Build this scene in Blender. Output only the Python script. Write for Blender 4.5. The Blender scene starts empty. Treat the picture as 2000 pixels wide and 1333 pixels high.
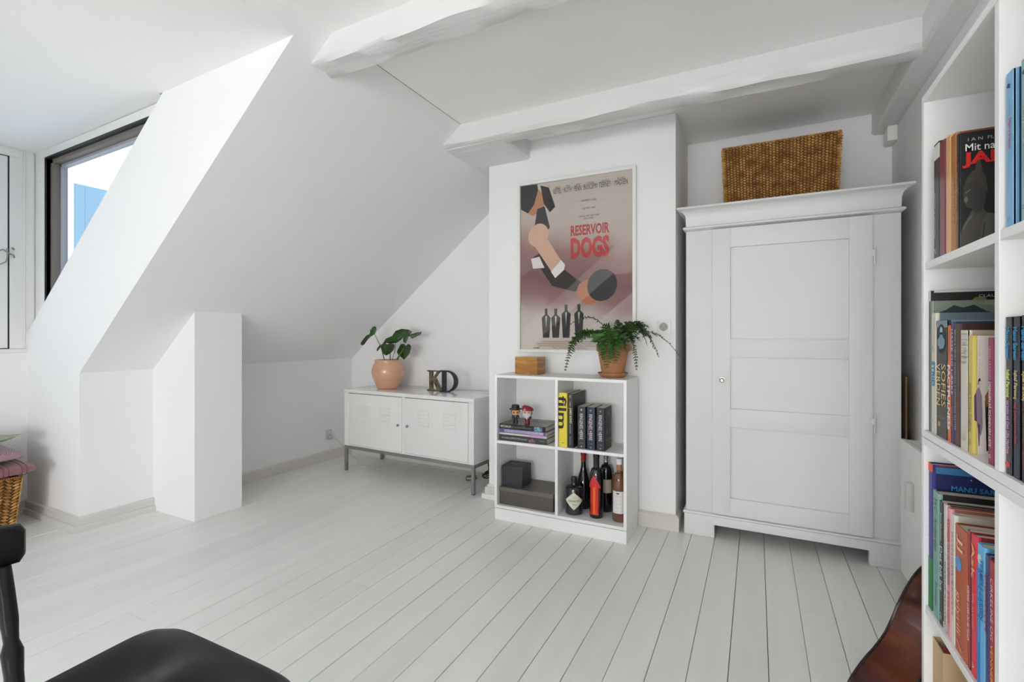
import bpy, bmesh, math, random
from mathutils import Vector, Matrix, noise
R = math.radians
rnd = random.Random(7)
SC = bpy.context.scene
COL = SC.collection
H = 1.045                                    # eye height

# ------------------------------------------------------------------ camera
cam = bpy.data.cameras.new('camera')
cam_o = bpy.data.objects.new('camera', cam)
COL.objects.link(cam_o)
cam.sensor_width = 36.0
cam.lens = 36.0 * 943.0 / 2000.0
cam.shift_y = -10.5 / 2000.0
cam.clip_start = 0.02
cam_o.location = (0, 0, H)
cam_o.rotation_euler = (R(90), 0, math.atan2(478, 943))
SC.camera = cam_o

# ------------------------------------------------------------------ world, sun, lamps, exposure
SC.view_settings.view_transform = 'Standard'
SC.view_settings.look = 'None'
SC.view_settings.gamma = 1.0
SC.view_settings.use_curve_mapping = False
SC.view_settings.exposure = 0.0
SC.cycles.max_bounces = 12
SC.cycles.diffuse_bounces = 8
SC.cycles.transparent_max_bounces = 12
SC.cycles.caustics_reflective = False
SC.cycles.caustics_refractive = False
SC.cycles.sample_clamp_indirect = 6.0

w = bpy.data.worlds.new('sky')
SC.world = w
w.use_nodes = True
nt = w.node_tree
nt.nodes.clear()
out = nt.nodes.new('ShaderNodeOutputWorld')
bg = nt.nodes.new('ShaderNodeBackground')
grd = nt.nodes.new('ShaderNodeTexGradient')
tc = nt.nodes.new('ShaderNodeTexCoord')
mp = nt.nodes.new('ShaderNodeMapping')
mp.inputs['Rotation'].default_value = (0, R(90), 0)
cr = nt.nodes.new('ShaderNodeValToRGB')
cr.color_ramp.elements[0].color = (0.85, 0.93, 1.0, 1)
cr.color_ramp.elements[1].position = 0.8
cr.color_ramp.elements[1].color = (0.38, 0.66, 1.0, 1)
nt.links.new(tc.outputs['Generated'], mp.inputs[0])
nt.links.new(mp.outputs[0], grd.inputs[0])
nt.links.new(grd.outputs[0], cr.inputs[0])
nt.links.new(cr.outputs[0], bg.inputs[0])
bg.inputs[1].default_value = 0.9
nt.links.new(bg.outputs[0], out.inputs[0])

sun = bpy.data.lights.new('sun', 'SUN')
sun.energy = 4.0
sun.angle = R(3)
sun_o = bpy.data.objects.new('sun', sun)
COL.objects.link(sun_o)
sun_o.rotation_euler = Vector((0.7, -0.25, 0.62)).to_track_quat('Z', 'Y').to_euler()


def area(name, loc, direction, sx, sy, power, col=(1, 1, 1)):
    l = bpy.data.lights.new(name, 'AREA')
    l.shape = 'RECTANGLE'
    l.size = sx
    l.size_y = sy
    l.energy = power
    l.color = col
    o = bpy.data.objects.new(name, l)
    COL.objects.link(o)
    o.location = loc
    o.rotation_euler = Vector(direction).to_track_quat('-Z', 'Z').to_euler()
    return o


area('dormer_daylight', (-4.02, 0.36, 1.53), (1, 0, 0), 1.45, 1.05, 2.5, (1, 0.99, 0.98))
area('dormer_side_daylight', (-3.35, -0.75, 1.75), (0, 1, -0.3), 0.9, 0.8, 1.2, (1, 0.99, 0.98))
area('rear_dormer_daylight', (-4.02, -2.45, 1.53), (1, 0, 0), 1.5, 1.05, 94, (1, 0.99, 0.98))
area('rear_fill_light', (-0.3, -4.35, 0.8), (0, 1, -0.3), 2.0, 1.4, 155, (1, 0.99, 0.98))  # added fill lamp in front of the solid rear wall, no window behind it

# ------------------------------------------------------------------ materials
MATS = {}


def mat(name, col, rough=0.5, metal=0.0, bump=0.0, bscale=30.0, var=0.0, vscale=4.0, coat=0.0, trans=0.0,
        stretch=(1, 1, 1), sheen=0.0, spec=0.5, var2=None):
    if name in MATS:
        return MATS[name]
    m = bpy.data.materials.new(name)
    MATS[name] = m
    m.use_nodes = True
    n = m.node_tree
    b = n.nodes['Principled BSDF']
    c = (col[0], col[1], col[2], 1)
    b.inputs['Base Color'].default_value = c
    b.inputs['Roughness'].default_value = rough
    b.inputs['Metallic'].default_value = metal
    b.inputs['Coat Weight'].default_value = coat
    b.inputs['Coat Roughness'].default_value = 0.08
    b.inputs['Transmission Weight'].default_value = trans
    b.inputs['Sheen Weight'].default_value = sheen
    b.inputs['Specular IOR Level'].default_value = spec
    if var or bump:
        t = n.nodes.new('ShaderNodeTexCoord')
        mpn = n.nodes.new('ShaderNodeMapping')
        mpn.inputs['Scale'].default_value = stretch
        n.links.new(t.outputs['Object'], mpn.inputs[0])
    if var:
        x = n.nodes.new('ShaderNodeTexNoise')
        x.inputs['Scale'].default_value = vscale
        x.inputs['Detail'].default_value = 5
        n.links.new(mpn.outputs[0], x.inputs['Vector'])
        r = n.nodes.new('ShaderNodeValToRGB')
        d = var2 if var2 else tuple(max(0, v * (1 - var)) for v in col)
        u = tuple(min(1, v * (1 + var)) for v in col) if not var2 else col
        r.color_ramp.elements[0].color = (d[0], d[1], d[2], 1)
        r.color_ramp.elements[1].color = (u[0], u[1], u[2], 1)
        r.color_ramp.elements[0].position = 0.35
        r.color_ramp.elements[1].position = 0.65
        n.links.new(x.outputs[0], r.inputs[0])
        n.links.new(r.outputs[0], b.inputs['Base Color'])
    if bump:
        y = n.nodes.new('ShaderNodeTexNoise')
        y.inputs['Scale'].default_value = bscale
        y.inputs['Detail'].default_value = 4
        n.links.new(mpn.outputs[0], y.inputs['Vector'])
        bm_ = n.nodes.new('ShaderNodeBump')
        bm_.inputs['Strength'].default_value = bump
        bm_.inputs['Distance'].default_value = 0.004
        n.links.new(y.outputs[0], bm_.inputs['Height'])
        n.links.new(bm_.outputs[0], b.inputs['Normal'])
    return m


def srgb(r, g, b):
    f = lambda v: (v / 255 / 12.92) if v / 255 <= 0.04045 else ((v / 255 + 0.055) / 1.055) ** 2.4
    return (f(r), f(g), f(b))


def flat(r, g, b, rough=0.55, coat=0.0):
    return mat('print_%d_%d_%d_%d' % (r, g, b, int(coat * 10)), srgb(r, g, b), rough, coat=coat)


WALL = mat('white_wall_paint', (0.86, 0.86, 0.865), 0.75, bump=0.12, bscale=60)
CEIL = mat('white_ceiling_paint', (0.91, 0.91, 0.905), 0.8, bump=0.08, bscale=40)
BEAM = mat('white_beam_paint', (0.74, 0.74, 0.74), 0.42, bump=0.7, bscale=9, stretch=(0.35, 3, 3))
TRIM = mat('white_trim_gloss', (0.80, 0.80, 0.78), 0.35)
TRIMB = mat('greyed_baseboard_paint', (0.66, 0.65, 0.63), 0.4)
TRIMC = mat('cream_baseboard_paint', (0.66, 0.64, 0.58), 0.4)
FLOORM = [mat('white_floor_paint_%s' % k, c, 0.34, bump=0.18, bscale=22, stretch=(6, 0.6, 1), var=0.025, vscale=2.2)
          for k, c in (('a', (0.80, 0.80, 0.77)), ('b', (0.78, 0.782, 0.755)), ('c', (0.815, 0.815, 0.787)))]
GAP = mat('floor_gap_dirt', (0.10, 0.095, 0.085), 0.9)
WOODW = mat('white_wardrobe_paint', (0.73, 0.73, 0.735), 0.48, bump=0.22, bscale=14, stretch=(1, 1, 0.25), var=0.015)
SHELFW = mat('white_shelf_lacquer', (0.84, 0.84, 0.84), 0.4)
METW = mat('white_powder_coated_steel', (0.80, 0.80, 0.79), 0.10, coat=0.6)
STEEL = mat('grey_painted_steel', (0.30, 0.30, 0.31), 0.35, metal=0.6)
CHROME = mat('chrome', (0.55, 0.55, 0.55), 0.2, metal=1.0)
BLACKW = mat('black_lacquered_wood', (0.009, 0.0085, 0.009), 0.34, bump=0.12, bscale=40, stretch=(1, 8, 1), spec=0.28)
BLACKP = mat('black_plastic', (0.012, 0.012, 0.013), 0.4)
WHITEP = mat('white_plastic', (0.78, 0.78, 0.77), 0.3)
PAGES = mat('book_pages', (0.62, 0.57, 0.48), 0.9, bump=0.3, bscale=200, stretch=(8, 1, 0.2))
TERRA = mat('terracotta', (0.42, 0.19, 0.085), 0.8, var=0.12, vscale=12, bump=0.2, bscale=60)
SOIL = mat('potting_soil', (0.03, 0.02, 0.014), 0.95, bump=1, bscale=80)
LEAF = mat('fern_green', (0.045, 0.13, 0.022), 0.5, var=0.35, vscale=18)
LEAFD = mat('dark_leaf_green', (0.022, 0.062, 0.012), 0.35, var=0.35, vscale=14)
STEM = mat('leaf_stem_green', (0.05, 0.085, 0.02), 0.5)
STEMB = mat('fern_stem_brown', (0.06, 0.035, 0.02), 0.6)
WICK = mat('water_hyacinth_weave', (0.72, 0.42, 0.13), 0.45, var=0.5, vscale=30, var2=(0.30, 0.135, 0.03))
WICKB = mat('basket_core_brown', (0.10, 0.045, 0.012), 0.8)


def glass_mat(name, tint=(1, 1, 1), refl=1.0):
    m = bpy.data.materials.new(name)
    m.use_nodes = True
    n = m.node_tree
    n.nodes.clear()
    o = n.nodes.new('ShaderNodeOutputMaterial')
    mx = n.nodes.new('ShaderNodeMixShader')
    tr = n.nodes.new('ShaderNodeBsdfTransparent')
    gl = n.nodes.new('ShaderNodeBsdfGlossy')
    gl.inputs['Roughness'].default_value = 0.0
    fr = n.nodes.new('ShaderNodeFresnel')
    fr.inputs[0].default_value = 1.5
    tr.inputs[0].default_value = (*tint, 1)
    gl.inputs[0].default_value = (refl, refl, refl, 1)
    ge = n.nodes.new('ShaderNodeNewGeometry')
    sb = n.nodes.new('ShaderNodeMath')
    sb.operation = 'SUBTRACT'
    sb.use_clamp = True
    n.links.new(fr.outputs[0], sb.inputs[0])
    n.links.new(ge.outputs['Backfacing'], sb.inputs[1])
    n.links.new(sb.outputs[0], mx.inputs[0])
    n.links.new(tr.outputs[0], mx.inputs[1])
    n.links.new(gl.outputs[0], mx.inputs[2])
    n.links.new(mx.outputs[0], o.inputs[0])
    return m


PANE = glass_mat('window_glass', (0.96, 0.98, 1.0))
PICGLASS = glass_mat('picture_glass', (0.99, 0.99, 0.99))


# ------------------------------------------------------------------ mesh helpers
class MB:
    def __init__(s):
        s.v = []
        s.f = []
        s.m = []

    def add(s, vs, fs, m=0):
        k = len(s.v)
        s.v += [tuple(p) for p in vs]
        for f in fs:
            s.f.append(tuple(i + k for i in f))
            s.m.append(m)
        return s

    def box(s, x0, x1, y0, y1, z0, z1, m=0):
        return s.add([(x0, y0, z0), (x1, y0, z0), (x1, y1, z0), (x0, y1, z0), (x0, y0, z1), (x1, y0, z1), (x1, y1, z1), (x0, y1, z1)],
                     [(0, 3, 2, 1), (4, 5, 6, 7), (0, 1, 5, 4), (1, 2, 6, 5), (2, 3, 7, 6), (3, 0, 4, 7)], m)

    def prism(s, poly, axis, a0, a1, m=0):
        """poly: 2D points; axis 'x': (y,z) 'y': (x,z) 'z': (x,y)"""
        def P(p, a):
            return {'x': (a, p[0], p[1]), 'y': (p[0], a, p[1]), 'z': (p[0], p[1], a)}[axis]
        n = len(poly)
        vs = [P(p, a0) for p in poly] + [P(p, a1) for p in poly]
        fs = [tuple(range(n))[::-1], tuple(range(n, 2 * n))]
        fs += [(i, (i + 1) % n, n + (i + 1) % n, n + i) for i in range(n)]
        return s.add(vs, fs, m)

    def lathe(s, prof, n=32, c=(0, 0, 0), m=0, axis='z'):
        vs = []
        for r, z in prof:
            for i in range(n):
                a = 2 * math.pi * i / n
                p = (r * math.cos(a), r * math.sin(a), z)
                if axis == 'y':
                    p = (p[0], p[2], p[1])
                if axis == 'x':
                    p = (p[2], p[0], p[1])
                vs.append((c[0] + p[0], c[1] + p[1], c[2] + p[2]))
        fs = []
        for j in range(len(prof) - 1):
            for i in range(n):
                i2 = (i + 1) % n
                fs.append((j * n + i, j * n + i2, (j + 1) * n + i2, (j + 1) * n + i))
        fs.append(tuple(range(n))[::-1])
        fs.append(tuple((len(prof) - 1) * n + i for i in range(n)))
        return s.add(vs, fs, m)

    def tube(s, pts, r, n=8, m=0):
        pts = [Vector(p) for p in pts]
        rs = r if isinstance(r, (list, tuple)) else [r] * len(pts)
        vs = []
        up = Vector((0, 0, 1))
        for i, p in enumerate(pts):
            t = (pts[min(i + 1, len(pts) - 1)] - pts[max(i - 1, 0)]).normalized()
            if abs(t.dot(up)) > 0.95:
                a = t.cross(Vector((1, 0, 0))).normalized()
            else:
                a = t.cross(up).normalized()
            b = t.cross(a)
            for k in range(n):
                q = 2 * math.pi * k / n
                vs.append(p + (a * math.cos(q) + b * math.sin(q)) * rs[i])
        fs = []
        for j in range(len(pts) - 1):
            for i in range(n):
                i2 = (i + 1) % n
                fs.append((j * n + i, j * n + i2, (j + 1) * n + i2, (j + 1) * n + i))
        fs.append(tuple(range(n))[::-1])
        fs.append(tuple((len(pts) - 1) * n + i for i in range(n)))
        return s.add(vs, fs, m)

    def rings(s, loops, m=0, closed=True):
        n = len(loops[0])
        vs = [p for l in loops for p in l]
        fs = []
        for j in range(len(loops) - 1):
            for i in range(n):
                i2 = (i + 1) % n
                fs.append((j * n + i, j * n + i2, (j + 1) * n + i2, (j + 1) * n + i))
        if closed:
            fs.append(tuple(range(n))[::-1])
            fs.append(tuple((len(loops) - 1) * n + i for i in range(n)))
        return s.add(vs, fs, m)

    def xf(s, M):
        s.v = [tuple(M @ Vector(p)) for p in s.v]
        return s

    def mesh(s, name, mats, bevel=0.0, smooth=True, segs=1, tri=False):
        me = bpy.data.meshes.new(name)
        me.from_pydata(s.v, [], s.f)
        for mm in (mats if isinstance(mats, (list, tuple)) else [mats]):
            me.materials.append(mm)
        me.polygons.foreach_set('material_index', s.m)
        bm = bmesh.new()
        bm.from_mesh(me)
        bmesh.ops.recalc_face_normals(bm, faces=bm.faces)
        if bevel:
            es = [e for e in bm.edges if len(e.link_faces) == 2 and e.calc_face_angle(0) > R(40)]
            bmesh.ops.bevel(bm, geom=es, offset=bevel, segments=segs, profile=0.6, affect='EDGES', clamp_overlap=True)
        if tri:
            bmesh.ops.triangulate(bm, faces=bm.faces)
        for f in bm.faces:
            f.smooth = smooth
        for e in bm.edges:
            if len(e.link_faces) == 2 and e.calc_face_angle(0) > R(38):
                e.smooth = False
        bm.to_mesh(me)
        bm.free()
        return me

    def build(s, name, mats, parent=None, bevel=0.0, smooth=True, segs=1, tri=False, loc=None):
        me = s.mesh(name, mats, bevel, smooth, segs, tri)
        return link(name, me, parent, loc)


def link(name, me, parent=None, loc=None):
    o = bpy.data.objects.new(name, me)
    COL.objects.link(o)
    if parent:
        o.parent = parent
    if loc:
        o.location = loc
    return o


def thing(name, label, cat, loc=(0, 0, 0), rot=(0, 0, 0), group=None):
    o = bpy.data.objects.new(name, None)
    o.empty_display_size = 0.05
    COL.objects.link(o)
    o.location = loc
    o.rotation_euler = rot
    return tag(o, label, cat, group)


def tag(o, label, cat, group=None):
    o['label'] = label
    o['category'] = cat
    if group:
        o['group'] = group
    return o


def struct(o):
    o['kind'] = 'structure'
    return o


def text_mesh(body, name, m, L, Ht, extr=0.0003, squash=True, align='C', off=0.0):
    """lettering lying in the xy plane, fitted to L x Ht, centred"""
    cu = bpy.data.curves.new('lettering', 'FONT')
    cu.body = body
    cu.resolution_u = 2
    cu.offset = off
    cu.extrude = 0.0
    to = bpy.data.objects.new('lettering_source', cu)
    COL.objects.link(to)
    dg = bpy.context.evaluated_depsgraph_get()
    me = bpy.data.meshes.new_from_object(to.evaluated_get(dg))
    bpy.data.objects.remove(to)
    bpy.data.curves.remove(cu)
    me.name = name
    xs = [v.co.x for v in me.vertices]
    ys = [v.co.y for v in me.vertices]
    if not xs:
        return me
    cx, cy = (min(xs) + max(xs)) / 2, (min(ys) + max(ys)) / 2
    sx = L / (max(xs) - min(xs))
    sy = Ht / (max(ys) - min(ys))
    if not squash:
        sx = sy = min(sx, sy)
    for v in me.vertices:
        v.co = ((v.co.x - cx) * sx, (v.co.y - cy) * sy, extr)
    me.materials.clear()
    me.materials.append(m)
    return me


def lettering(body, parent, m, centre, xdir, ydir, L, Ht, name='lettering', squash=True, off=0.0):
    me = text_mesh(body, name, m, L, Ht, squash=squash, off=off)
    o = link(name, me, parent)
    x = Vector(xdir)
    y = Vector(ydir)
    z = x.cross(y)
    M = Matrix((x, y, z)).transposed().to_4x4()
    M.translation = Vector(centre)
    o.matrix_local = M
    return o


# ------------------------------------------------------------------ setting
KX, KZ = -3.225, 0.8445                      # foot of the slope on the knee wall
S = 0.8055
XJ = KX + (2.24 - KZ) / S                    # slope meets ceiling
ZC = 2.24
YB, YR = 3.2, -4.4                           # back and rear walls
RX = 0.64                                    # right wall
D1 = (-0.6, 1.255)
D2 = (-3.4, -1.55)
XD = KX + (2.184 - KZ) / S


def slope_z(x):
    return KZ + S * (x - KX)


# floor: one board after another, each its own piece
fl = struct(MB().box(-3.9, RX, YR, YB, -0.05, -0.012).build('floor', GAP))
pitch = 0.1127
i0 = int((-3.9 + 0.192) / pitch) - 1
for i in range(i0, 9):
    xa = -0.192 + pitch * i
    xb = xa + pitch
    xa, xb = max(xa, -3.9), min(xb, RX)
    if xb - xa < 0.03:
        continue
    g = rnd.choice([0.0007, 0.0010, 0.0014, 0.0006, 0.0012])
    cuts = [YR, YB]
    r_ = rnd.random()
    if i % 4 == 1:
        cuts = [YR, rnd.uniform(-1.5, 0.4), YB]
    if i % 5 == 3:
        cuts = [YR, rnd.uniform(0.8, 2.6), YB]
    if i == -21:
        cuts = [YR, 1.02, YB]
    dz = rnd.uniform(-0.0006, 0.0006)
    for a, b in zip(cuts[:-1], cuts[1:]):
        x0, x1 = xa + g, xb - g
        e = 0.0012
        prof = [(x0, -0.0125), (x1, -0.0125), (x1, dz - e), (x1 - e, dz), (x0 + e, dz), (x0, dz - e)]
        MB().prism(prof, 'y', a + 0.0006, b - 0.0006).build('plank', FLOORM[rnd.randrange(3)], fl, smooth=False)

# knee wall + roof slab, split where the dormers open
OX, OZ = -3.88, 1.048                        # outer roof line
OS = 0.78
slab = [(KX, 0), (KX, KZ), (XJ, ZC), (XJ, ZC + 0.6), (-1.60, ZC + 0.6), (OX, OZ), (OX, 0)]
struct(MB().prism(slab, 'y', D1[1] + 0.06, YB + 0.2).build('wall_left', WALL, smooth=False))
for k, (a, b) in enumerate(((D2[1], D1[0]), (YR - 0.2, D2[0]))):
    struct(MB().prism(slab, 'y', a, b).build('wall_left', WALL, smooth=False))
for k, (a, b) in enumerate((D1, D2)):
    # dormer ceiling, the bit of slope above it, the wall under its window
    m_ = MB().prism([(XD, 2.184), (XD, ZC + 0.3), (OX - 0.15, ZC + 0.3), (OX - 0.15, 2.137), (-3.86, 2.137)], 'y', a, b)
    for q0, q1 in ((a - 0.12, a), (b, b + 0.12)):
        m_.prism([(-2.47, 2.165), (-2.47, ZC + 0.3), (OX - 0.15, ZC + 0.3), (OX - 0.15, 2.137), (-3.86, 2.137)], 'y', q0, q1)
    struct(m_.build('ceiling_dormer', CEIL, smooth=False))
    struct(MB().prism([(XD, 2.184), (XJ, ZC), (XJ, ZC + 0.3), (XD, ZC + 0.3)], 'y', a, b).build('wall_slope', WALL, smooth=False))
    struct(MB().box(-4.1, -3.86, a, b, 0, 0.945).build('wall_window', WALL))


def cheek(y0, y1):
    """side wall of the dormer, solid below the outer roof line, open above it"""
    poly = [(-3.86, 0), (KX, 0), (KX, KZ), (XJ, ZC), (XJ, ZC + 0.3), (-2.437, ZC + 0.3), (-2.437, 2.166), (-3.86, 1.064)]
    return struct(MB().prism(poly, 'y', y0, y1).build('wall_dormer_side', WALL, smooth=False))


cheek(D1[1], D1[1] + 0.06)
cheek(D1[0] - 0.05, D1[0])
cheek(D2[1], D2[1] + 0.05)
cheek(D2[0] - 0.05, D2[0])
# close the sides of the dormers that the camera does not face
for y0, y1 in ((D2[1], D2[1] + 0.05), (D2[0] - 0.05, D2[0])):
    struct(MB().prism([(-3.86, 1.06), (-2.43, 2.165), (-3.86, 2.15)], 'y', y0, y1).build('wall_dormer_side', WALL, smooth=False))

# the dormer's other side window, behind the camera's left edge
sw = struct(MB().box(-3.858, -3.717, D1[0] - 0.085, D1[0] - 0.035, 1.02, 2.15)
            .prism([(-3.717, 2.082), (-2.55, 2.098), (-2.45, 2.16), (-3.717, 2.14)], 'y', D1[0] - 0.085, D1[0] - 0.035)
            .prism([(-3.86, 1.06), (-3.80, 1.06), (-2.35, 2.19), (-2.44, 2.19)], 'y', D1[0] - 0.085, D1[0] - 0.035).build('window_4', TRIM, bevel=0.003))
MB().prism([(-3.72, 1.14), (-2.50, 2.10), (-3.72, 2.09)], 'y', D1[0] - 0.065, D1[0] - 0.061).build('window_pane', PANE, sw)

# pillar standing in front of the knee wall
px0, px1, py0, py1 = KX, -2.81, 1.609, 1.888
struct(MB().prism([(px0 - 0.05, 0), (px1, 0), (px1, slope_z(px1) + 0.02), (px0 - 0.05, slope_z(px0 - 0.05) + 0.02)], 'y', py0, py1)
       .build('wall_pillar', WALL, smooth=False))

struct(MB().box(-3.9, RX + 0.2, YB, YB + 0.15, 0, ZC + 0.1).build('wall_back', WALL))
struct(MB().box(-1.535, -0.386, 2.70, YB, 0, ZC).build('wall_chimney', WALL, bevel=0.006, segs=2))
struct(MB().box(RX, RX + 0.15, YR, YB, 0, ZC + 0.1).build('wall_right', WALL))
struct(MB().box(-3.9, RX + 0.2, YR - 0.15, YR, 0, ZC + 0.1).build('wall_rear', WALL))
struct(MB().box(XJ, RX + 0.15, YR - 0.1, YB + 0.1, ZC, ZC + 0.1).build('ceiling', CEIL))


def beam(name, p0, p1, a, b, axis, jit=0.004, seed=0):
    """hewn beam: rectangle a (low,high) x b(low,high) swept p0..p1 along the axis with an uneven surface"""
    L = p1 - p0
    n = max(2, int(L / 0.05))
    loops = []
    for i in range(n + 1):
        t = p0 + L * i / n
        w_ = []
        pts = []
        ch = 0.012
        (a0, a1), (b0, b1) = a, b
        base = [(a0, b1), (a0, b0 + 0.035), (a0, b0 + ch), (a0 + ch, b0), ((a0 + a1) / 2, b0), (a1 - ch, b0), (a1, b0 + ch), (a1, b1)]
        for k, (u, v) in enumerate(base):
            if 0 < k < 7:
                nv = noise.noise_vector(Vector((t * 4.5 + seed, k * 2.3, seed * 1.7)))
                u += nv.x * jit * 2
                v += nv.y * jit * 2
            pts.append((t, u, v) if axis == 'x' else (u, t, v))
        loops.append(pts)
    return struct(MB().rings(loops).build(name, BEAM))


beam('trim_1', -1.75, RX, (1.375, 1.502), (2.142, ZC + 0.01), 'x', 0.006, 1)
beam('trim_2', -1.75, 0.60, (2.305, 2.428), (2.132, ZC + 0.01), 'x', 0.006, 5)
beam('trim_3', YR, YB, (0.553, RX + 0.01), (2.123, ZC + 0.01), 'y', 0.0015, 9)
beam('trim_4', 2.35, YB, (-1.72, -1.245), (2.130, ZC + 0.01), 'y', 0.001, 12)

# hairline gap where the ceiling boards meet the slope
struct(MB().box(XJ - 0.001, XJ + 0.0015, 1.51, 2.30, ZC - 0.0012, ZC + 0.001).build('trim_6', mat('joint_gap_grey', (0.22, 0.21, 0.20), 0.9)))

# small junction box under the wall beam
jb = MB().box(0.598, RX, 3.08, 3.16, 2.045, 2.123).build('junction_box', WHITEP, bevel=0.004, segs=2)
tag(jb, 'small white junction box on the right wall under the beam, above the wardrobe', 'junction box')


def skirting(name, pts, m, h1=0.033, d1=0.028, h2=0.077, d2=0.016, n=1):
    """pts: run of (x,y) wall corners, room on the left-hand side of travel"""
    prof = [(0, 0), (d1, 0), (d1, h1 - 0.003), (d1 - 0.003, h1), (d2, h1), (d2, h2 - 0.006), (d2 - 0.006, h2), (0, h2)]
    P = [Vector((p[0], p[1], 0)) for p in pts]
    loops = []
    for i, p in enumerate(P):
        d0 = (P[i] - P[i - 1]).normalized() if i > 0 else (P[i + 1] - P[i]).normalized()
        d2_ = (P[i + 1] - P[i]).normalized() if i < len(P) - 1 else d0
        n0 = Vector((-d0.y, d0.x, 0))
        n1 = Vector((-d2_.y, d2_.x, 0))
        nn = (n0 + n1)
        nn = nn / max(0.2, nn.length_squared / 2)
        loops.append([tuple(p + nn * a + Vector((0, 0, z))) for a, z in prof])
    return struct(MB().rings(loops).build(name, m, smooth=False))


# room on the left of travel: walk clockwise seen from above -> keep the sign by order
skirting('baseboard_dormer', [(KX, py0), (KX, D1[1]), (-3.86, D1[1]), (-3.86, D1[0])], TRIMB)
skirting('baseboard_left', [(-1.535, YB), (KX, YB), (KX, py1)], TRIMC, 0.07, 0.02, 0.076, 0.014)
skirting('baseboard_chimney', [(-0.386, YB - 0.4), (-0.386, 2.70), (-0.60, 2.70), (-1.2, 2.70), (-1.535, 2.70), (-1.535, YB)], TRIMC, 0.078, 0.018, 0.085, 0.012)
# the stepped white plinth on the chimney's left corner
struct(MB().box(-1.575, -1.33, 2.672, 2.80, 0, 0.035).box(-1.558, -1.33, 2.684, 2.79, 0.035, 0.078).box(-1.545, -1.33, 2.692, 2.785, 0.078, 0.092)
       .build('trim_5', TRIM, bevel=0.003))

# ------------------------------------------------------------------ windows
BLACKG = mat('window_gasket_black', (0.015, 0.013, 0.012), 0.5)
TAUPE = mat('window_reveal_taupe', (0.20, 0.175, 0.15), 0.5)
YC = D1[1]


def diag_x(z):                               # outer roof line in the dormer side
    return -3.88 + (z - 1.048) / 0.775


wn = struct(MB().box(-3.858, -3.717, YC + 0.035, YC + 0.085, 1.02, 2.15)
            .prism([(-3.717, 2.082), (-2.55, 2.098), (-2.45, 2.16), (-3.717, 2.14)], 'y', YC + 0.035, YC + 0.085)
            .prism([(-3.86, 1.06), (-3.80, 1.06), (-2.35, 2.19), (-2.44, 2.19)], 'y', YC + 0.038, YC + 0.083)
            .build('window_1', TRIM, bevel=0.003))
MB().prism([(-3.724, 1.13), (-3.717, 1.14), (-3.717, 2.082), (-2.52, 2.098), (-2.50, 2.106), (-3.724, 2.090)], 'y', YC + 0.03, YC + 0.10).build('gasket', BLACKG, wn)
MB().box(-3.717, -3.688, YC + 0.055, YC + 0.12, 1.10, 2.082).prism([(-3.717, 2.060), (-2.55, 2.076), (-2.52, 2.098), (-3.717, 2.082)], 'y', YC + 0.055, YC + 0.12) \
    .build('window_frame', TAUPE, wn)
MB().box(-3.690, -3.676, YC + 0.09, YC + 0.12, 1.10, 2.062).prism([(-3.690, 2.046), (-2.60, 2.062), (-2.55, 2.076), (-3.690, 2.062)], 'y', YC + 0.09, YC + 0.12) \
    .build('glazing_bead', mat('grey_glazing_bead', (0.42, 0.42, 0.44), 0.4), wn)
MB().prism([(-3.70, 1.14), (-2.50, 2.08), (-3.70, 2.07)], 'y', YC + 0.100, YC + 0.104).build('window_pane', PANE, wn)
for z in (1.96, 1.335):
    MB().lathe([(0.001, -0.009), (0.006, -0.008), (0.0095, -0.004), (0.010, 0.001)], 12, (-3.79, YC + 0.034, z), axis='y').build('screw_cap', TRIM, wn)

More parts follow.
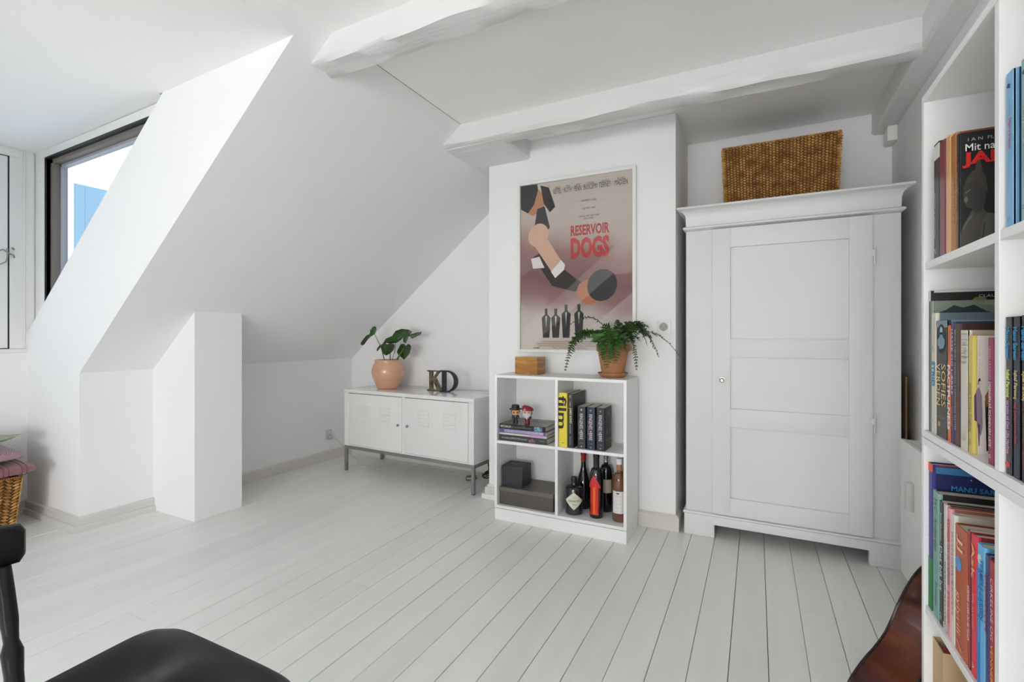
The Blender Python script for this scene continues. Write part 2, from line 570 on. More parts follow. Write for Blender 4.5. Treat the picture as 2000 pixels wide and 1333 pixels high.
# front window of the dormer (its right edge shows at the photo's left border)
for k, (a, b) in enumerate((D1, D2)):
    y1 = b - 0.077
    y0 = a + 0.077
    wf = struct(MB().box(-3.93, -3.862, y1 + 0.002, b + 0.06, 0.968, 2.088).box(-3.93, -3.862, a, y0 - 0.002, 0.968, 2.088)
                .box(-3.93, -3.862, a, b + 0.06, 2.088, 2.137).box(-3.93, -3.852, a, b, 0.945, 0.968)
                .box(-3.862, -3.852, b - 0.018, b - 0.010, 0.968, 2.137).box(-3.862, -3.856, b - 0.010, b + 0.03, 0.968, 2.137)
                .build('window_%d' % (k + 2), TRIM, bevel=0.0015))
    f = MB()
    for (p, q, z0, z1) in ((y1 - 0.088, y1 - 0.004, 0.972, 2.084), (y0 + 0.004, y0 + 0.088, 0.972, 2.084), (y0 + 0.088, y1 - 0.088, 0.972, 1.045), (y0 + 0.088, y1 - 0.088, 2.01, 2.084),
                           ((y0 + y1) / 2 - 0.04, (y0 + y1) / 2 + 0.04, 1.045, 2.01)):
        f.box(-3.915, -3.866, p, q, z0, z1)
    sf = f.build('sash', TRIM, wf, bevel=0.003)
    g_ = MB()
    for (p, q, z0, z1) in ((y1 - 0.004, y1 + 0.002, 0.968, 2.088), (y0 - 0.002, y0 + 0.004, 0.968, 2.088), (y0, y1, 0.968, 0.972), (y0, y1, 2.084, 2.088)):
        g_.box(-3.90, -3.868, p, q, z0, z1)
    g_.build('gasket', BLACKG, wf)
    for (p, q) in ((y0 + 0.088, (y0 + y1) / 2 - 0.04), ((y0 + y1) / 2 + 0.04, y1 - 0.088)):
        MB().box(-3.893, -3.889, p, q, 1.045, 2.01).build('window_pane', PANE, wf)
    if k == 0:
        hk = MB()
        hk.tube([(-3.866, y1 - 0.035, 1.535), (-3.850, y1 - 0.03, 1.540), (-3.848, y1 - 0.005, 1.520), (-3.850, y1 + 0.015, 1.512), (-3.860, y1 + 0.02, 1.50)], 0.004, 8)
        hk.tube([(-3.848, y1 - 0.012, 1.55), (-3.848, y1 - 0.012, 1.50), (-3.846, y1 - 0.018, 1.47), (-3.846, y1 - 0.05, 1.448), (-3.846, y1 - 0.12, 1.445)], 0.0035, 8)
        hk.tube([(-3.862, y1 + 0.014, 1.555), (-3.846, y1 + 0.014, 1.545)], 0.005, 8)
        hk.build('window_hook', STEEL, wf)

# added backdrop outside the side window; blue panel imitates the front window's reflection
nb = thing('window_backdrop', 'added white facade with a pale blue window pane, seen through the dormer side window', 'building', (-8.3, 2, -6))
MB().box(-0.6, 0, -1.5, 9, 0, 14).build('facade', mat('backdrop_white', (0.88, 0.9, 0.93), 0.9), nb)
MB().box(-0.02, 0.02, 1.17, 3.2, 6.9, 9.12).build('window_pane', mat('blue_reflection_panel', (0.23, 0.40, 0.53), 0.3), nb)  # coloured panel standing in for the reflection in the side glass

# ------------------------------------------------------------------ wardrobe
wd = thing('wardrobe', 'old white painted wardrobe with one three-panel door and moulded cornice, standing in the niche', 'wardrobe', (0.12, 2.70, 0))
wx0, wx1 = -0.455, 0.455
c = MB()
c.box(wx0, wx0 + 0.022, 0.022, 0.42, 0.125, 1.597).box(wx1 - 0.022, wx1, 0.022, 0.42, 0.125, 1.597)
c.box(wx0, -0.322, 0, 0.022, 0.125, 1.597).box(0.345, wx1, 0, 0.022, 0.125, 1.597)
c.box(wx0, wx1, 0.42, 0.44, 0.125, 1.597).box(wx0, wx1, 0.0, 0.44, 0.10, 0.125).box(wx0, wx1, 0, 0.44, 1.597, 1.62)
c.build('carcass', WOODW, wd, bevel=0.006, segs=2)


def rect_loft(levels, x0, x1, y0, y1, back=False, rad=0.0):
    loops = []
    for z, o in levels:
        loops.append([(x0 - o, y0 - o, z), (x1 + o, y0 - o, z), (x1 + o, y1, z), (x0 - o, y1, z)])
    return MB().rings(loops)


rect_loft([(1.620, 0.0), (1.666, 0.001), (1.678, 0.004), (1.688, 0.010), (1.696, 0.018), (1.702, 0.027), (1.706, 0.036), (1.709, 0.041), (1.713, 0.0425), (1.718, 0.039)],
          wx0, wx1, 0.0, 0.45).build('cornice', WOODW, wd)
rect_loft([(1.600, 0.0), (1.602, 0.009), (1.607, 0.014), (1.613, 0.014), (1.618, 0.009), (1.620, 0.0)], wx0, wx1, 0.0, 0.44).build('moulding', WOODW, wd)
rect_loft([(0.108, 0.004), (0.110, 0.010), (0.115, 0.014), (0.121, 0.012), (0.126, 0.004)], wx0, wx1, 0.0, 0.44).build('moulding', WOODW, wd)
MB().prism([(wx0 - 0.008, 0.0), (-0.315, 0.0), (-0.315, 0.066), (0.336, 0.066), (0.336, 0.0), (wx1 + 0.008, 0.0), (wx1 + 0.008, 0.110), (wx0 - 0.008, 0.110)],
           'y', -0.008, 0.02).build('plinth', WOODW, wd, bevel=0.004, segs=2)
for sx in (wx0 - 0.008, wx1 - 0.012):
    MB().box(sx, sx + 0.02, 0.02, 0.44, 0, 0.11).build('plinth_side', WOODW, wd)
dx0, dx1, dz0, dz1 = -0.325, 0.348, 0.130, 1.592
door = MB()
pn = [(1.028, 1.493), (0.675, 0.936), (0.220, 0.579)]
pxa, pxb = -0.239, 0.259
door.box(dx0, pxa, -0.020, 0.0, dz0, dz1).box(pxb, dx1, -0.020, 0.0, dz0, dz1)
zs = [dz1] + [v for p in pn for v in (p[1], p[0])] + [dz0]
for i in range(0, len(zs), 2):
    door.box(pxa - 0.001, pxb + 0.001, -0.020, 0.0, zs[i + 1], zs[i])
dr = door.build('door', WOODW, wd, bevel=0.0035, segs=2)
for z0, z1 in pn:
    MB().box(pxa - 0.001, pxb + 0.001, -0.005, -0.0005, z0 - 0.001, z1 + 0.001).build('panel', WOODW, dr)
kn = MB().lathe([(0.0005, -0.030), (0.006, -0.030), (0.010, -0.026), (0.0115, -0.019), (0.007, -0.013), (0.006, -0.006), (0.0145, -0.005), (0.016, 0.0)], 20, (-0.277, -0.0205, 0.819), axis='y')
kn.build('knob', mat('worn_silver_knob', (0.45, 0.43, 0.40), 0.3, metal=0.8, var=0.5, vscale=300), dr)
for z in (1.408, 0.645):
    MB().tube([(0.3555, -0.016, z - 0.042), (0.3555, -0.016, z - 0.036), (0.3555, -0.016, z + 0.036), (0.3555, -0.016, z + 0.042)], [0.002, 0.0045, 0.0045, 0.002], 10) \
        .box(0.338, 0.354, -0.0225, -0.0195, z - 0.002, z + 0.026).build('hinge', WOODW, wd)
bd = MB().box(0.597, 0.604, 2.74, 3.10, 0.0, 0.86).build('fibre_board', mat('brown_fibre_board', (0.22, 0.13, 0.07), 0.8), bevel=0.001)
tag(bd, 'thin brown fibre board standing on edge between the wardrobe and the right wall', 'board')

# ------------------------------------------------------------------ woven baskets


def weave_sheet(mb, O, U, V, N, nu, nv, w_top, w_bot, h, thick, seed=1, slant=0.45):
    """rows of plump strands on a face: O is the bottom centre, U along, V up, N outwards"""
    rr = random.Random(seed)
    O, U, V, N = Vector(O), Vector(U), Vector(V), Vector(N)
    for j in range(nv):
        v = (j + 0.5) / nv
        wid = w_bot + (w_top - w_bot) * v
        for i in range(nu):
            u = ((i + 0.5) / nu - 0.5) * wid
            c_ = O + U * u + V * (v * h + (0.25 if i % 2 else -0.25) * h / nv)
            a = wid / nu * 0.60
            b = h / nv * 0.50
            th = thick * rr.uniform(0.75, 1.25)
            sl = slant * (1 if i % 2 else -1) + rr.uniform(-0.15, 0.15)
            d1 = (U * math.cos(sl) + V * math.sin(sl))
            d2 = (-U * math.sin(sl) + V * math.cos(sl))
            p = [c_ - d1 * a, c_ - d2 * b * 0.95 + N * th * 0.25, c_ + d1 * a, c_ + d2 * b * 0.95 + N * th * 0.25,
                 c_ - d1 * a * 0.45 + N * th * 0.9, c_ + d1 * a * 0.45 + N * th * 0.9]
            mb.add(p, [(0, 1, 4), (1, 5, 4), (1, 2, 5), (2, 3, 5), (3, 4, 5), (3, 0, 4)])


def rope_rim(mb, pts, r):
    P = [Vector(p) for p in pts]
    for a, b in zip(P[:-1], P[1:]):
        n = max(2, int((b - a).length / (r * 1.7)))
        d = (b - a).normalized()
        s_ = d.cross(Vector((0, 0, 1)))
        if s_.length < 0.1:
            s_ = d.cross(Vector((0, 1, 0)))
        s_.normalize()
        t_ = d.cross(s_)
        for i in range(n):
            c_ = a + (b - a) * ((i + 0.5) / n)
            k = r * 1.25
            q = [c_ - d * k - s_ * r * 0.3, c_ + s_ * r, c_ + d * k + s_ * r * 0.3, c_ - s_ * r, c_ + t_ * r, c_ - t_ * r]
            mb.add(q, [(0, 1, 4), (1, 2, 4), (2, 3, 4), (3, 0, 4), (1, 0, 5), (2, 1, 5), (3, 2, 5), (0, 3, 5)])


def basket(name, label, loc, wt, wb, dt, db, h, nu, nd, nv, seed, rot=0):
    t = thing(name, label, 'basket', loc, (0, 0, rot))
    e = 0.004
    loops = []
    for z, w_, d_ in ((0.0, wb - e, db - e), (h, wt - e, dt - e), (h, wt - 0.02, dt - 0.02), (0.01, wb - 0.02, db - 0.02)):
        loops.append([(-w_ / 2, -d_ / 2, z), (w_ / 2, -d_ / 2, z), (w_ / 2, d_ / 2, z), (-w_ / 2, d_ / 2, z)])
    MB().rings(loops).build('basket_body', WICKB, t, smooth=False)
    m_ = MB()
    tilt = math.atan2((wt - wb) / 2, h)
    tiltd = math.atan2((dt - db) / 2, h)
    for (n_, u_, half, ww, wbb, nn, tl) in (((0, -1, 0), (1, 0, 0), db / 2, wt, wb, nu, tiltd), ((0, 1, 0), (-1, 0, 0), db / 2, wt, wb, nu, tiltd),
                                            ((1, 0, 0), (0, 1, 0), wb / 2, dt, db, nd, tilt), ((-1, 0, 0), (0, -1, 0), wb / 2, dt, db, nd, tilt)):
        N0 = Vector(n_)
        V = (Vector((0, 0, 1)) * math.cos(tl) + N0 * math.sin(tl))
        N = (N0 * math.cos(tl) - Vector((0, 0, 1)) * math.sin(tl))
        weave_sheet(m_, N0 * (half - 0.002), u_, V, N, nn, nv, ww, wbb, h, 0.0115, seed)
    wv = m_.build('weave', WICK, t, smooth=True)
    wv['kind'] = 'stuff'
    m_ = MB()
    a, b = wt / 2, dt / 2
    rope_rim(m_, [(-a, -b, h), (a, -b, h), (a, b, h), (-a, b, h), (-a, -b, h)], 0.0055)
    a2, b2 = wb / 2, db / 2
    for sx, sy in ((-1, -1), (1, -1), (1, 1), (-1, 1)):
        rope_rim(m_, [(sx * a2, sy * b2, 0.005), (sx * a, sy * b, h)], 0.0055)
    rm = m_.build('rim', WICK, t)
    rm['kind'] = 'stuff'
    return t


basket('wicker_chest', 'rectangular brown woven basket standing on top of the white wardrobe', (0.101, 2.98, 1.7275), 0.532, 0.505, 0.30, 0.285, 0.322, 34, 19, 24, 3, R(0.6))
basket('wicker_basket', 'golden woven basket on the floor in the dormer, under folded blankets', (-3.685, 0.86, 0.0), 0.36, 0.32, 0.52, 0.47, 0.292, 11, 16, 17, 5)

# folded blankets and cushion on the basket


def herringbone(name, c1, c2, scale, stripes=False):
    m = bpy.data.materials.new(name)
    m.use_nodes = True
    n = m.node_tree
    b = n.nodes['Principled BSDF']
    b.inputs['Roughness'].default_value = 0.9
    b.inputs['Sheen Weight'].default_value = 0.3
    t = n.nodes.new('ShaderNodeTexCoord')
    sp = n.nodes.new('ShaderNodeSeparateXYZ')
    n.links.new(t.outputs['Object'], sp.inputs[0])

    def mt(op, a, b_=None):
        x = n.nodes.new('ShaderNodeMath')
        x.operation = op
        for i, q in enumerate((a, b_)):
            if q is None:
                continue
            if isinstance(q, (int, float)):
                x.inputs[i].default_value = q
            else:
                n.links.new(q, x.inputs[i])
        return x.outputs[0]
    zig = mt('PINGPONG', mt('ADD', sp.outputs['Y'], 5.0), 0.022)
    hgt = mt('ADD', mt('MULTIPLY', sp.outputs['Z'], 1.0), mt('MULTIPLY', sp.outputs['X'], 1.0))
    wv = mt('SINE', mt('MULTIPLY', mt('ADD', mt('MULTIPLY', zig, 0.8), hgt), scale))
    r = n.nodes.new('ShaderNodeValToRGB')
    r.color_ramp.elements[0].color = (*c1, 1)
    r.color_ramp.elements[1].color = (*c2, 1)
    r.color_ramp.elements[0].position = 0.3
    r.color_ramp.elements[1].position = 0.7
    n.links.new(mt('ADD', mt('MULTIPLY', wv, 0.5), 0.5), r.inputs[0])
    n.links.new(r.outputs[0], b.inputs['Base Color'])
    return m


def folded(name, label, mm, loc, dx, dy, dz, folds, seed, stripe=None):
    t = thing(name, label, 'blanket', loc)
    n, m_ = 22, MB()
    nx = 26
    loops = []
    for i in range(nx + 1):
        yy = -dy / 2 + dy * i / nx
        e = 1 - abs(2 * i / nx - 1) ** 8 * 0.35
        lp = []
        for k in range(n):
            q = 2 * math.pi * k / n
            cx, cz = math.cos(q), math.sin(q)
            x = math.copysign(abs(cx) ** 0.45, cx) * dx / 2 * (0.985 + 0.015 * e)
            z = math.copysign(abs(cz) ** 0.6, cz) * dz / 2 * e
            nv = noise.noise_vector(Vector((x * 7 + seed, yy * 7, z * 9)))
            lp.append((x + nv.x * 0.008, yy, dz / 2 + z + nv.z * 0.006))
        loops.append(lp)
    m_.rings(loops).build('folded_cloth', mm, t)
    if stripe:
        for yy in stripe:
            s_ = MB()
            for off in (-0.010, 0.010):
                lp = []
                for k in range(n + 1):
                    q = 2 * math.pi * k / n
                    cx, cz = math.cos(q), math.sin(q)
                    x = math.copysign(abs(cx) ** 0.45, cx) * (dx / 2 + 0.0045)
                    z = math.copysign(abs(cz) ** 0.6, cz) * (dz / 2 + 0.004)
                    lp.append((x, yy + off, dz / 2 + z))
                s_.tube(lp, 0.0022, 5)
            s_.build('woven_stripe', mat('dusky_purple_yarn', (0.16, 0.07, 0.08), 0.9), t)
    return t


HB1 = herringbone('plum_herringbone', srgb(100, 56, 74), srgb(196, 168, 180), 1100)
HB2 = herringbone('rose_weave', srgb(122, 78, 84), srgb(152, 106, 110), 1500)
folded('blanket', 'dusty rose blanket with woven stripes, folded directly on the woven basket', HB2, (-3.655, 0.87, 0.306), 0.44, 0.56, 0.062, 1, 2.0, (0.235, 0.165))
folded('blanket', 'plum herringbone blanket folded on top of the rose one, under the green cushion', HB1, (-3.68, 0.86, 0.379), 0.40, 0.50, 0.066, 1, 7.0)
cu_ = MB()
n = 14
g0, g1 = [], []
for i in range(n + 1):
    for j in range(n + 1):
        u, v = 2 * i / n - 1, 2 * j / n - 1
        pin = 1 - 0.07 * (1 - u * u) * abs(v) - 0.0
        x = u * 0.20 * (1 - 0.10 * (1 - v * v))
        y = v * 0.20 * (1 - 0.10 * (1 - u * u))
        hgt = 0.045 * (max(0, (1 - u ** 2) * (1 - v ** 2))) ** 0.45
        wob = 0.006 * noise.noise(Vector((u * 2.5, v * 2.5, 3)))
        lift = 0.020 * (abs(u * v)) ** 3
        g0.append((x, y, hgt + wob + lift))
        g1.append((x, y, -hgt * 0.55 + lift - 0.002))
fs = []
N1 = n + 1
for i in range(n):
    for j in range(n):
        fs.append((i * N1 + j, (i + 1) * N1 + j, (i + 1) * N1 + j + 1, i * N1 + j + 1))
cu_.add(g0, fs).add(g1, [f[::-1] for f in fs])
bord = [i * N1 for i in range(N1)] + [n * N1 + j for j in range(1, N1)] + [i * N1 + n for i in range(n - 1, -1, -1)] + [j for j in range(n - 1, 0, -1)]
cu_.add([g0[k] for k in bord] + [g1[k] for k in bord], [(i, (i + 1) % len(bord), len(bord) + (i + 1) % len(bord), len(bord) + i) for i in range(len(bord))])
cs = cu_.build('cushion', mat('sage_linen', srgb(158, 165, 138), 0.95, var=0.10, vscale=9, bump=0.3, bscale=300), loc=(-3.66, 0.89, 0.484))
cs.rotation_euler = (R(2), R(-3), R(8))
tag(cs, 'sage green cushion with a pointed corner lying on the folded blankets', 'cushion')

# ------------------------------------------------------------------ metal cabinet
CA = math.atan2(-0.057, 1.209)
cb = thing('metal_cabinet', 'low white metal cabinet with two slotted doors on grey steel legs', 'cabinet', (-2.857, 2.757, 0), (0, 0, CA))
W_, D_ = 1.210, 0.40
s_ = MB()
s_.box(0, 0.012, 0.02, D_, 0.196, 0.604).box(W_ - 0.012, W_, 0.02, D_, 0.196, 0.604).box(0.012, W_ - 0.012, 0.388, D_, 0.196, 0.604).box(0.012, W_ - 0.012, 0.021, 0.388, 0.196, 0.206)
s_.box(0, 0.048, 0, 0.02, 0.196, 0.604).box(W_ - 0.045, W_, 0, 0.02, 0.196, 0.604).box(0.590, 0.614, 0, 0.02, 0.196, 0.604).box(0.048, 0.590, 0.0005, 0.02, 0.196, 0.207).box(0.614, W_ - 0.045, 0.0005, 0.02, 0.196, 0.207)
s_.build('carcass', METW, cb, bevel=0.0015)
MB().box(-0.002, W_ + 0.002, -0.002, D_ + 0.002, 0.604, 0.631).build('cabinet_top', METW, cb, bevel=0.003, segs=2)
for (a, b, vents, lk) in ((0.0505, 0.588, ((0.150, 0.262), (0.374, 0.476)), 0.557), (0.616, 1.163, ((0.732, 0.838), (0.957, 1.066)), 0.643)):
    d_ = MB().box(a, b, -0.0015, 0.014, 0.2085, 0.6005).build('door', METW, cb, bevel=0.002, segs=2)
    for v0, v1 in vents:
        for k in range(5):
            z = 0.520 - k * 0.0245
            # pressed louvre: slopes outward towards its lower lip
            mm = MB()
            L0 = [(v0, -0.0012, z), (v1, -0.0012, z), (v1, -0.0012, z - 0.0155), (v0, -0.0012, z - 0.0155)]
            L1 = [(v0 + 0.005, -0.0095, z - 0.009), (v1 - 0.005, -0.0095, z - 0.009), (v1 - 0.003, -0.0095, z - 0.0145), (v0 + 0.003, -0.0095, z - 0.0145)]
            mm.rings([L0, L1]).build('louvre', METW, d_, smooth=False)
    MB().lathe([(0.001, -0.012), (0.009, -0.0115), (0.010, -0.008), (0.010, -0.001)], 18, (lk, -0.0005, 0.400), axis='y').box(lk - 0.001, lk + 0.001, -0.0128, -0.011, 0.394, 0.406) \
        .build('lock', CHROME, d_)
r_ = MB()
r_.box(0.0, W_, 0.0, 0.022, 0.172, 0.1955).box(0, W_, D_ - 0.022, D_, 0.172, 0.1955).box(0, 0.022, 0.022, D_ - 0.022, 0.172, 0.1955).box(W_ - 0.022, W_, 0.022, D_ - 0.022, 0.172, 0.1955)
r_.build('leg_frame', STEEL, cb, bevel=0.001)
for x in (0.0, W_ - 0.022):
    for y in (0.0, D_ - 0.022):
        lg = MB().box(x, x + 0.022, y, y + 0.022, 0.004, 0.172).build('leg', STEEL, cb, bevel=0.0015)
        MB().box(x + 0.001, x + 0.021, y + 0.001, y + 0.021, 0.0, 0.005).build('foot_cap', BLACKP, lg)

# plant in the round pot
PC = Vector((-2.594, 2.955, 0.6315))
pp = thing('potted_monstera', 'young split-leaf plant in a round salmon pink ceramic pot on the metal cabinet', 'plant', PC)
prof = [(0.085, 0.0), (0.094, 0.001), (0.099, 0.008), (0.118, 0.045), (0.138, 0.085), (0.1465, 0.115), (0.1475, 0.135), (0.143, 0.158), (0.132, 0.180), (0.121, 0.196), (0.118, 0.206),
        (0.1205, 0.216), (0.118, 0.220), (0.111, 0.218), (0.110, 0.195), (0.02, 0.193)]
prof = [(r * 0.86, z * 1.02) for r, z in prof]
MB().lathe(prof, 48).build('pot', mat('salmon_glaze', srgb(208, 160, 130), 0.22, coat=0.5, bump=0.35, bscale=60, stretch=(0.05, 0.05, 1), var=0.06, vscale=20), pp)
MB().lathe([(0.001, 0.2005), (0.095, 0.2005), (0.095, 0.194), (0.001, 0.194)], 24).build('soil', SOIL, pp)


def GX(gx):
    return (gx - 525) * 0.000664


def GZ(gy):
    return 0.847 - (gy - 675) * 0.000507 - PC.z


leaves = [
    ([(355, 262), (300, 300), (250, 370), (215, 430), (178, 437), (165, 415), (200, 360), (245, 280), (290, 262), (300, 215), (292, 180), (310, 200), (318, 160), (350, 135), (372, 150), (375, 190)], -0.04, 0.25, (355, 262), (480, 668)),
    ([(440, 450), (385, 485), (345, 525), (318, 530), (330, 490), (375, 440), (440, 415), (490, 330), (590, 290), (640, 210), (720, 178), (800, 190), (838, 220), (830, 265), (900, 236), (955, 228), (940, 270), (845, 330), (825, 295), (800, 300), (795, 345), (770, 400), (745, 385), (752, 340), (740, 315), (715, 350), (660, 395), (560, 410), (500, 400)], 0.0, 0.12, (640, 400), (575, 668)),
    ([(450, 440), (475, 415), (520, 402), (560, 415), (605, 405), (665, 410), (672, 440), (660, 500), (640, 530), (600, 560), (550, 592), (500, 575), (462, 530), (452, 480)], -0.035, -0.10, (560, 415), (560, 668)),
    ([(745, 655), (700, 620), (650, 580), (632, 545), (650, 500), (670, 450), (690, 415), (735, 410), (760, 440), (790, 412), (815, 420), (833, 450), (835, 490), (815, 560), (780, 605)], 0.02, 0.05, (755, 440), (640, 668)),
]
for outl, yo, tiltk, jn, base in leaves:
    cx = sum(p[0] for p in outl) / len(outl)
    bm = bmesh.new()
    vs = [bm.verts.new((GX(a), 0, GZ(b))) for a, b in outl]
    bm.faces.new(vs)
    bmesh.ops.triangulate(bm, faces=bm.faces)
    bmesh.ops.subdivide_edges(bm, edges=bm.edges, cuts=2, use_grid_fill=True)
    for v in bm.verts:
        dx_ = v.co.x - GX(cx)
        v.co.y = yo + dx_ * tiltk + 0.9 * dx_ * dx_ + 0.006 * noise.noise(v.co * 25)
    for f in bm.faces:
        f.smooth = True
    bmesh.ops.recalc_face_normals(bm, faces=bm.faces)
    geo = bmesh.ops.extrude_face_region(bm, geom=bm.faces[:])
    for v in [g for g in geo['geom'] if isinstance(g, bmesh.types.BMVert)]:
        v.co.y += 0.0012
    bmesh.ops.recalc_face_normals(bm, faces=bm.faces)
    me = bpy.data.meshes.new('leaf')
    bm.to_mesh(me)
    bm.free()
    me.materials.append(LEAFD)
    lf = link('leaf', me, pp)
    j = Vector((GX(jn[0]), yo + (GX(jn[0]) - GX(cx)) * tiltk, GZ(jn[1])))
    b0 = Vector((GX(base[0]), 0.0, 0.2))
    mid = (j + b0) / 2 + Vector((0.012, 0, 0.01))
    MB().tube([b0, mid, j], [0.0045, 0.003, 0.002], 6).build('leaf_stalk', STEM, lf)
st = MB().tube([(GX(745), 0.03, GZ(440)), (GX(690), 0.0, GZ(590)), (GX(640), 0.0, GZ(672))], [0.002, 0.004, 0.006], 8)
st.build('stem', mat('fresh_stem_green', (0.14, 0.22, 0.03), 0.5), pp)

# letters K and D
LK = [(0, 0), (0.072, 0), (0.072, 0.006), (0.050, 0.012), (0.050, 0.070), (0.058, 0.078), (0.098, 0.014), (0.088, 0.006), (0.088, 0), (0.150, 0), (0.150, 0.006),
      (0.138, 0.012), (0.080, 0.100), (0.115, 0.138), (0.132, 0.146), (0.132, 0.152), (0.085, 0.152), (0.085, 0.146), (0.098, 0.140), (0.050, 0.088), (0.050, 0.140),
      (0.072, 0.146), (0.072, 0.152), (0, 0.152), (0, 0.146), (0.022, 0.140), (0.022, 0.012), (0, 0.006)]
k_ = MB().prism(LK, 'y', -0.011, 0.011).build('letter_k', mat('weathered_brass_green', srgb(122, 122, 96), 0.45, metal=0.2, var=0.5, vscale=28, var2=srgb(86, 52, 34)), bevel=0.0012)
k_.location = (-2.226, 2.978, 0.6313)
k_.rotation_euler = (0, 0, R(-6))
tag(k_, 'free-standing letter K in greenish weathered metal, on the white cabinet', 'letter')
dm = MB()
nseg = 20
outer = []
inner = []
for i in range(nseg + 1):
    a = -math.pi / 2 + math.pi * i / nseg
    outer.append((0.060 + 0.083 * math.cos(a), 0.079 + 0.079 * math.sin(a)))
    inner.append((0.058 + 0.058 * math.cos(a), 0.079 + 0.069 * math.sin(a)))
loops = []
for o_, i_ in zip(outer, inner):
    loops.append([(o_[0], -0.011, o_[1]), (i_[0], -0.011, i_[1]), (i_[0], 0.011, i_[1]), (o_[0], 0.011, o_[1])])
dm.rings(loops)
dm.box(0.018, 0.048, -0.011, 0.011, 0.004, 0.154).box(0, 0.062, -0.011, 0.011, 0, 0.009).box(0, 0.062, -0.011, 0.011, 0.149, 0.158)
d_ = dm.build('letter_d', mat('dark_slate_blue_letter', srgb(42, 43, 52), 0.4, metal=0.3, var=0.2, vscale=40))
d_.location = (-2.080, 2.935, 0.6313)
d_.rotation_euler = (0, 0, R(6))
tag(d_, 'free-standing letter D in dark slate blue, beside the green K', 'letter')

# ------------------------------------------------------------------ books


def book(label, loc, rot, t, d, h, spine, side=None, hard=True, texts=(), group='books', cap=None, bands=(), coat=0.2, name='book'):
    """local frame: spine faces -y, thickness along +x, height along +z"""
    b = thing(name, label, 'book', loc, rot, group)
    sm = flat(*spine, coat=coat)
    fm = flat(*(side or spine), coat=coat)
    k = 0.0022 if hard else 0.0009
    k = min(k, t * 0.22)
    o = 0.003 if hard else 0.0004
    m_ = MB()
    r = min(t * 0.18, 0.003)
    m_.prism([(r, 0.0), (t - r, 0.0), (t, r + 0.0004), (t, 0.006), (t - k, 0.006), (t - k, k), (k, k), (k, 0.006), (0, 0.006), (0, r + 0.0004)], 'z', 0, h, 0)
    m_.box(0, k, 0.006, d, 0, h, 1).box(t - k, t, 0.006, d, 0, h, 1)
    m_.build('cover', [sm, fm], b, bevel=0.0)
    MB().box(k, t - k, k, d - o, o, h - o).build('page_block', PAGES, b, smooth=False)
    for (z0, z1, col) in bands:
        MB().box(0.0002, t - 0.0002, -0.0004, 0.0008, h * z0, h * z1).build('spine_band', flat(*col), b)
    for tx in texts:
        body, v0, v1, w0, w1, col = tx[:6]
        L = (v1 - v0) * h
        Ht = (w1 - w0) * t
        lettering(body, b, flat(*col), ((w0 + w1) / 2 * t, -0.0006, h - (v0 + v1) / 2 * h), (0, 0, -1), (1, 0, 0), L, Ht, 'spine_lettering', off=tx[6] if len(tx) > 6 else 0.0)
    return b


def shapes(parent, name, polys, to_world, thick_dir, step=0.0003, base=0.0004):
    """flat printed shapes: list of (material, [(u,v)...])"""
    m_ = MB()
    mats = []
    for i, (mm, poly) in enumerate(polys):
        if mm not in mats:
            mats.append(mm)
        e = base + step * i
        pts = [Vector(to_world(u, v)) + Vector(thick_dir) * e for u, v in poly]
        m_.add(pts, [tuple(range(len(pts)))], mats.index(mm))
    return m_.build(name, mats, parent, smooth=False)


# ---- low bookcase
bx0, bx1, by0, by1 = -1.335, -0.580, 2.412, 2.668
T = 0.016


def bookcase_unit(t, w, d, z0, z1, mid, col2):
    """local: x 0..w, y 0..d (open side at y=0)"""
    for x in (0, w - T):
        MB().box(x, x + T, 0, d, z0, z1).build('side_panel', SHELFW, t, bevel=0.0008)
    MB().box(T, w - T, 0, d, z1 - T, z1).build('top_panel', SHELFW, t, bevel=0.0008)
    MB().box(T, w - T, 0, d, z0, z0 + T).build('bottom_panel', SHELFW, t, bevel=0.0008)
    MB().box(w / 2 - T / 2, w / 2 + T / 2, 0.001, d - 0.004, z0 + T, z1 - T).build('divider', SHELFW, t, bevel=0.0008)
    for a, b in ((T, w / 2 - T / 2), (w / 2 + T / 2, w - T)):
        MB().box(a, b, 0.002, d - 0.004, mid - T, mid).build('shelf', SHELFW, t, bevel=0.0008)
    MB().box(T, w - T, d - 0.004, d, z0 + T, z1 - T).build('back_panel', SHELFW, t)


bc = thing('low_bookcase', 'low white square bookcase with four compartments under the framed poster', 'bookcase', (bx0, by0, 0))
bookcase_unit(bc, bx1 - bx0, by1 - by0, 0.066, 0.822, 0.449, None)
pl = MB().box(0.002, bx1 - bx0 - 0.001, 0.0, 0.016, 0, 0.0635).box(0.002, 0.018, 0.016, by1 - by0, 0, 0.0635).box(bx1 - bx0 - 0.017, bx1 - bx0 - 0.001, 0.016, by1 - by0, 0, 0.0635)
pl.build('plinth', SHELFW, bc, bevel=0.0006)
MB().lathe([(0.0005, 0.0012), (0.004, 0.001), (0.005, 0.0)], 12, (bx1 - bx0 - 0.001, 0.13, 0.032), axis='x').build('screw', CHROME, bc)
BS = 0.0003                                   # standing clearance
ZS1 = 0.449 + BS                              # upper boards
ZS0 = 0.066 + T + BS                          # bottom boards
G1 = 'books standing in the low bookcase'
G2 = 'books lying in the low bookcase'
WHT = (225, 225, 220)
book('yellow hardback spine with large black lettering, leftmost of the standing books in the low bookcase', (-0.9480, 2.424, ZS1), (0, 0, 0), 0.048, 0.19, 0.290, (226, 208, 62), (235, 232, 225),
     texts=(('film', 0.06, 0.66, -0.02, 0.92, (28, 28, 26), 0.02), ('\u2020', 0.90, 0.945, 0.38, 0.62, (40, 40, 40))), group=G1)
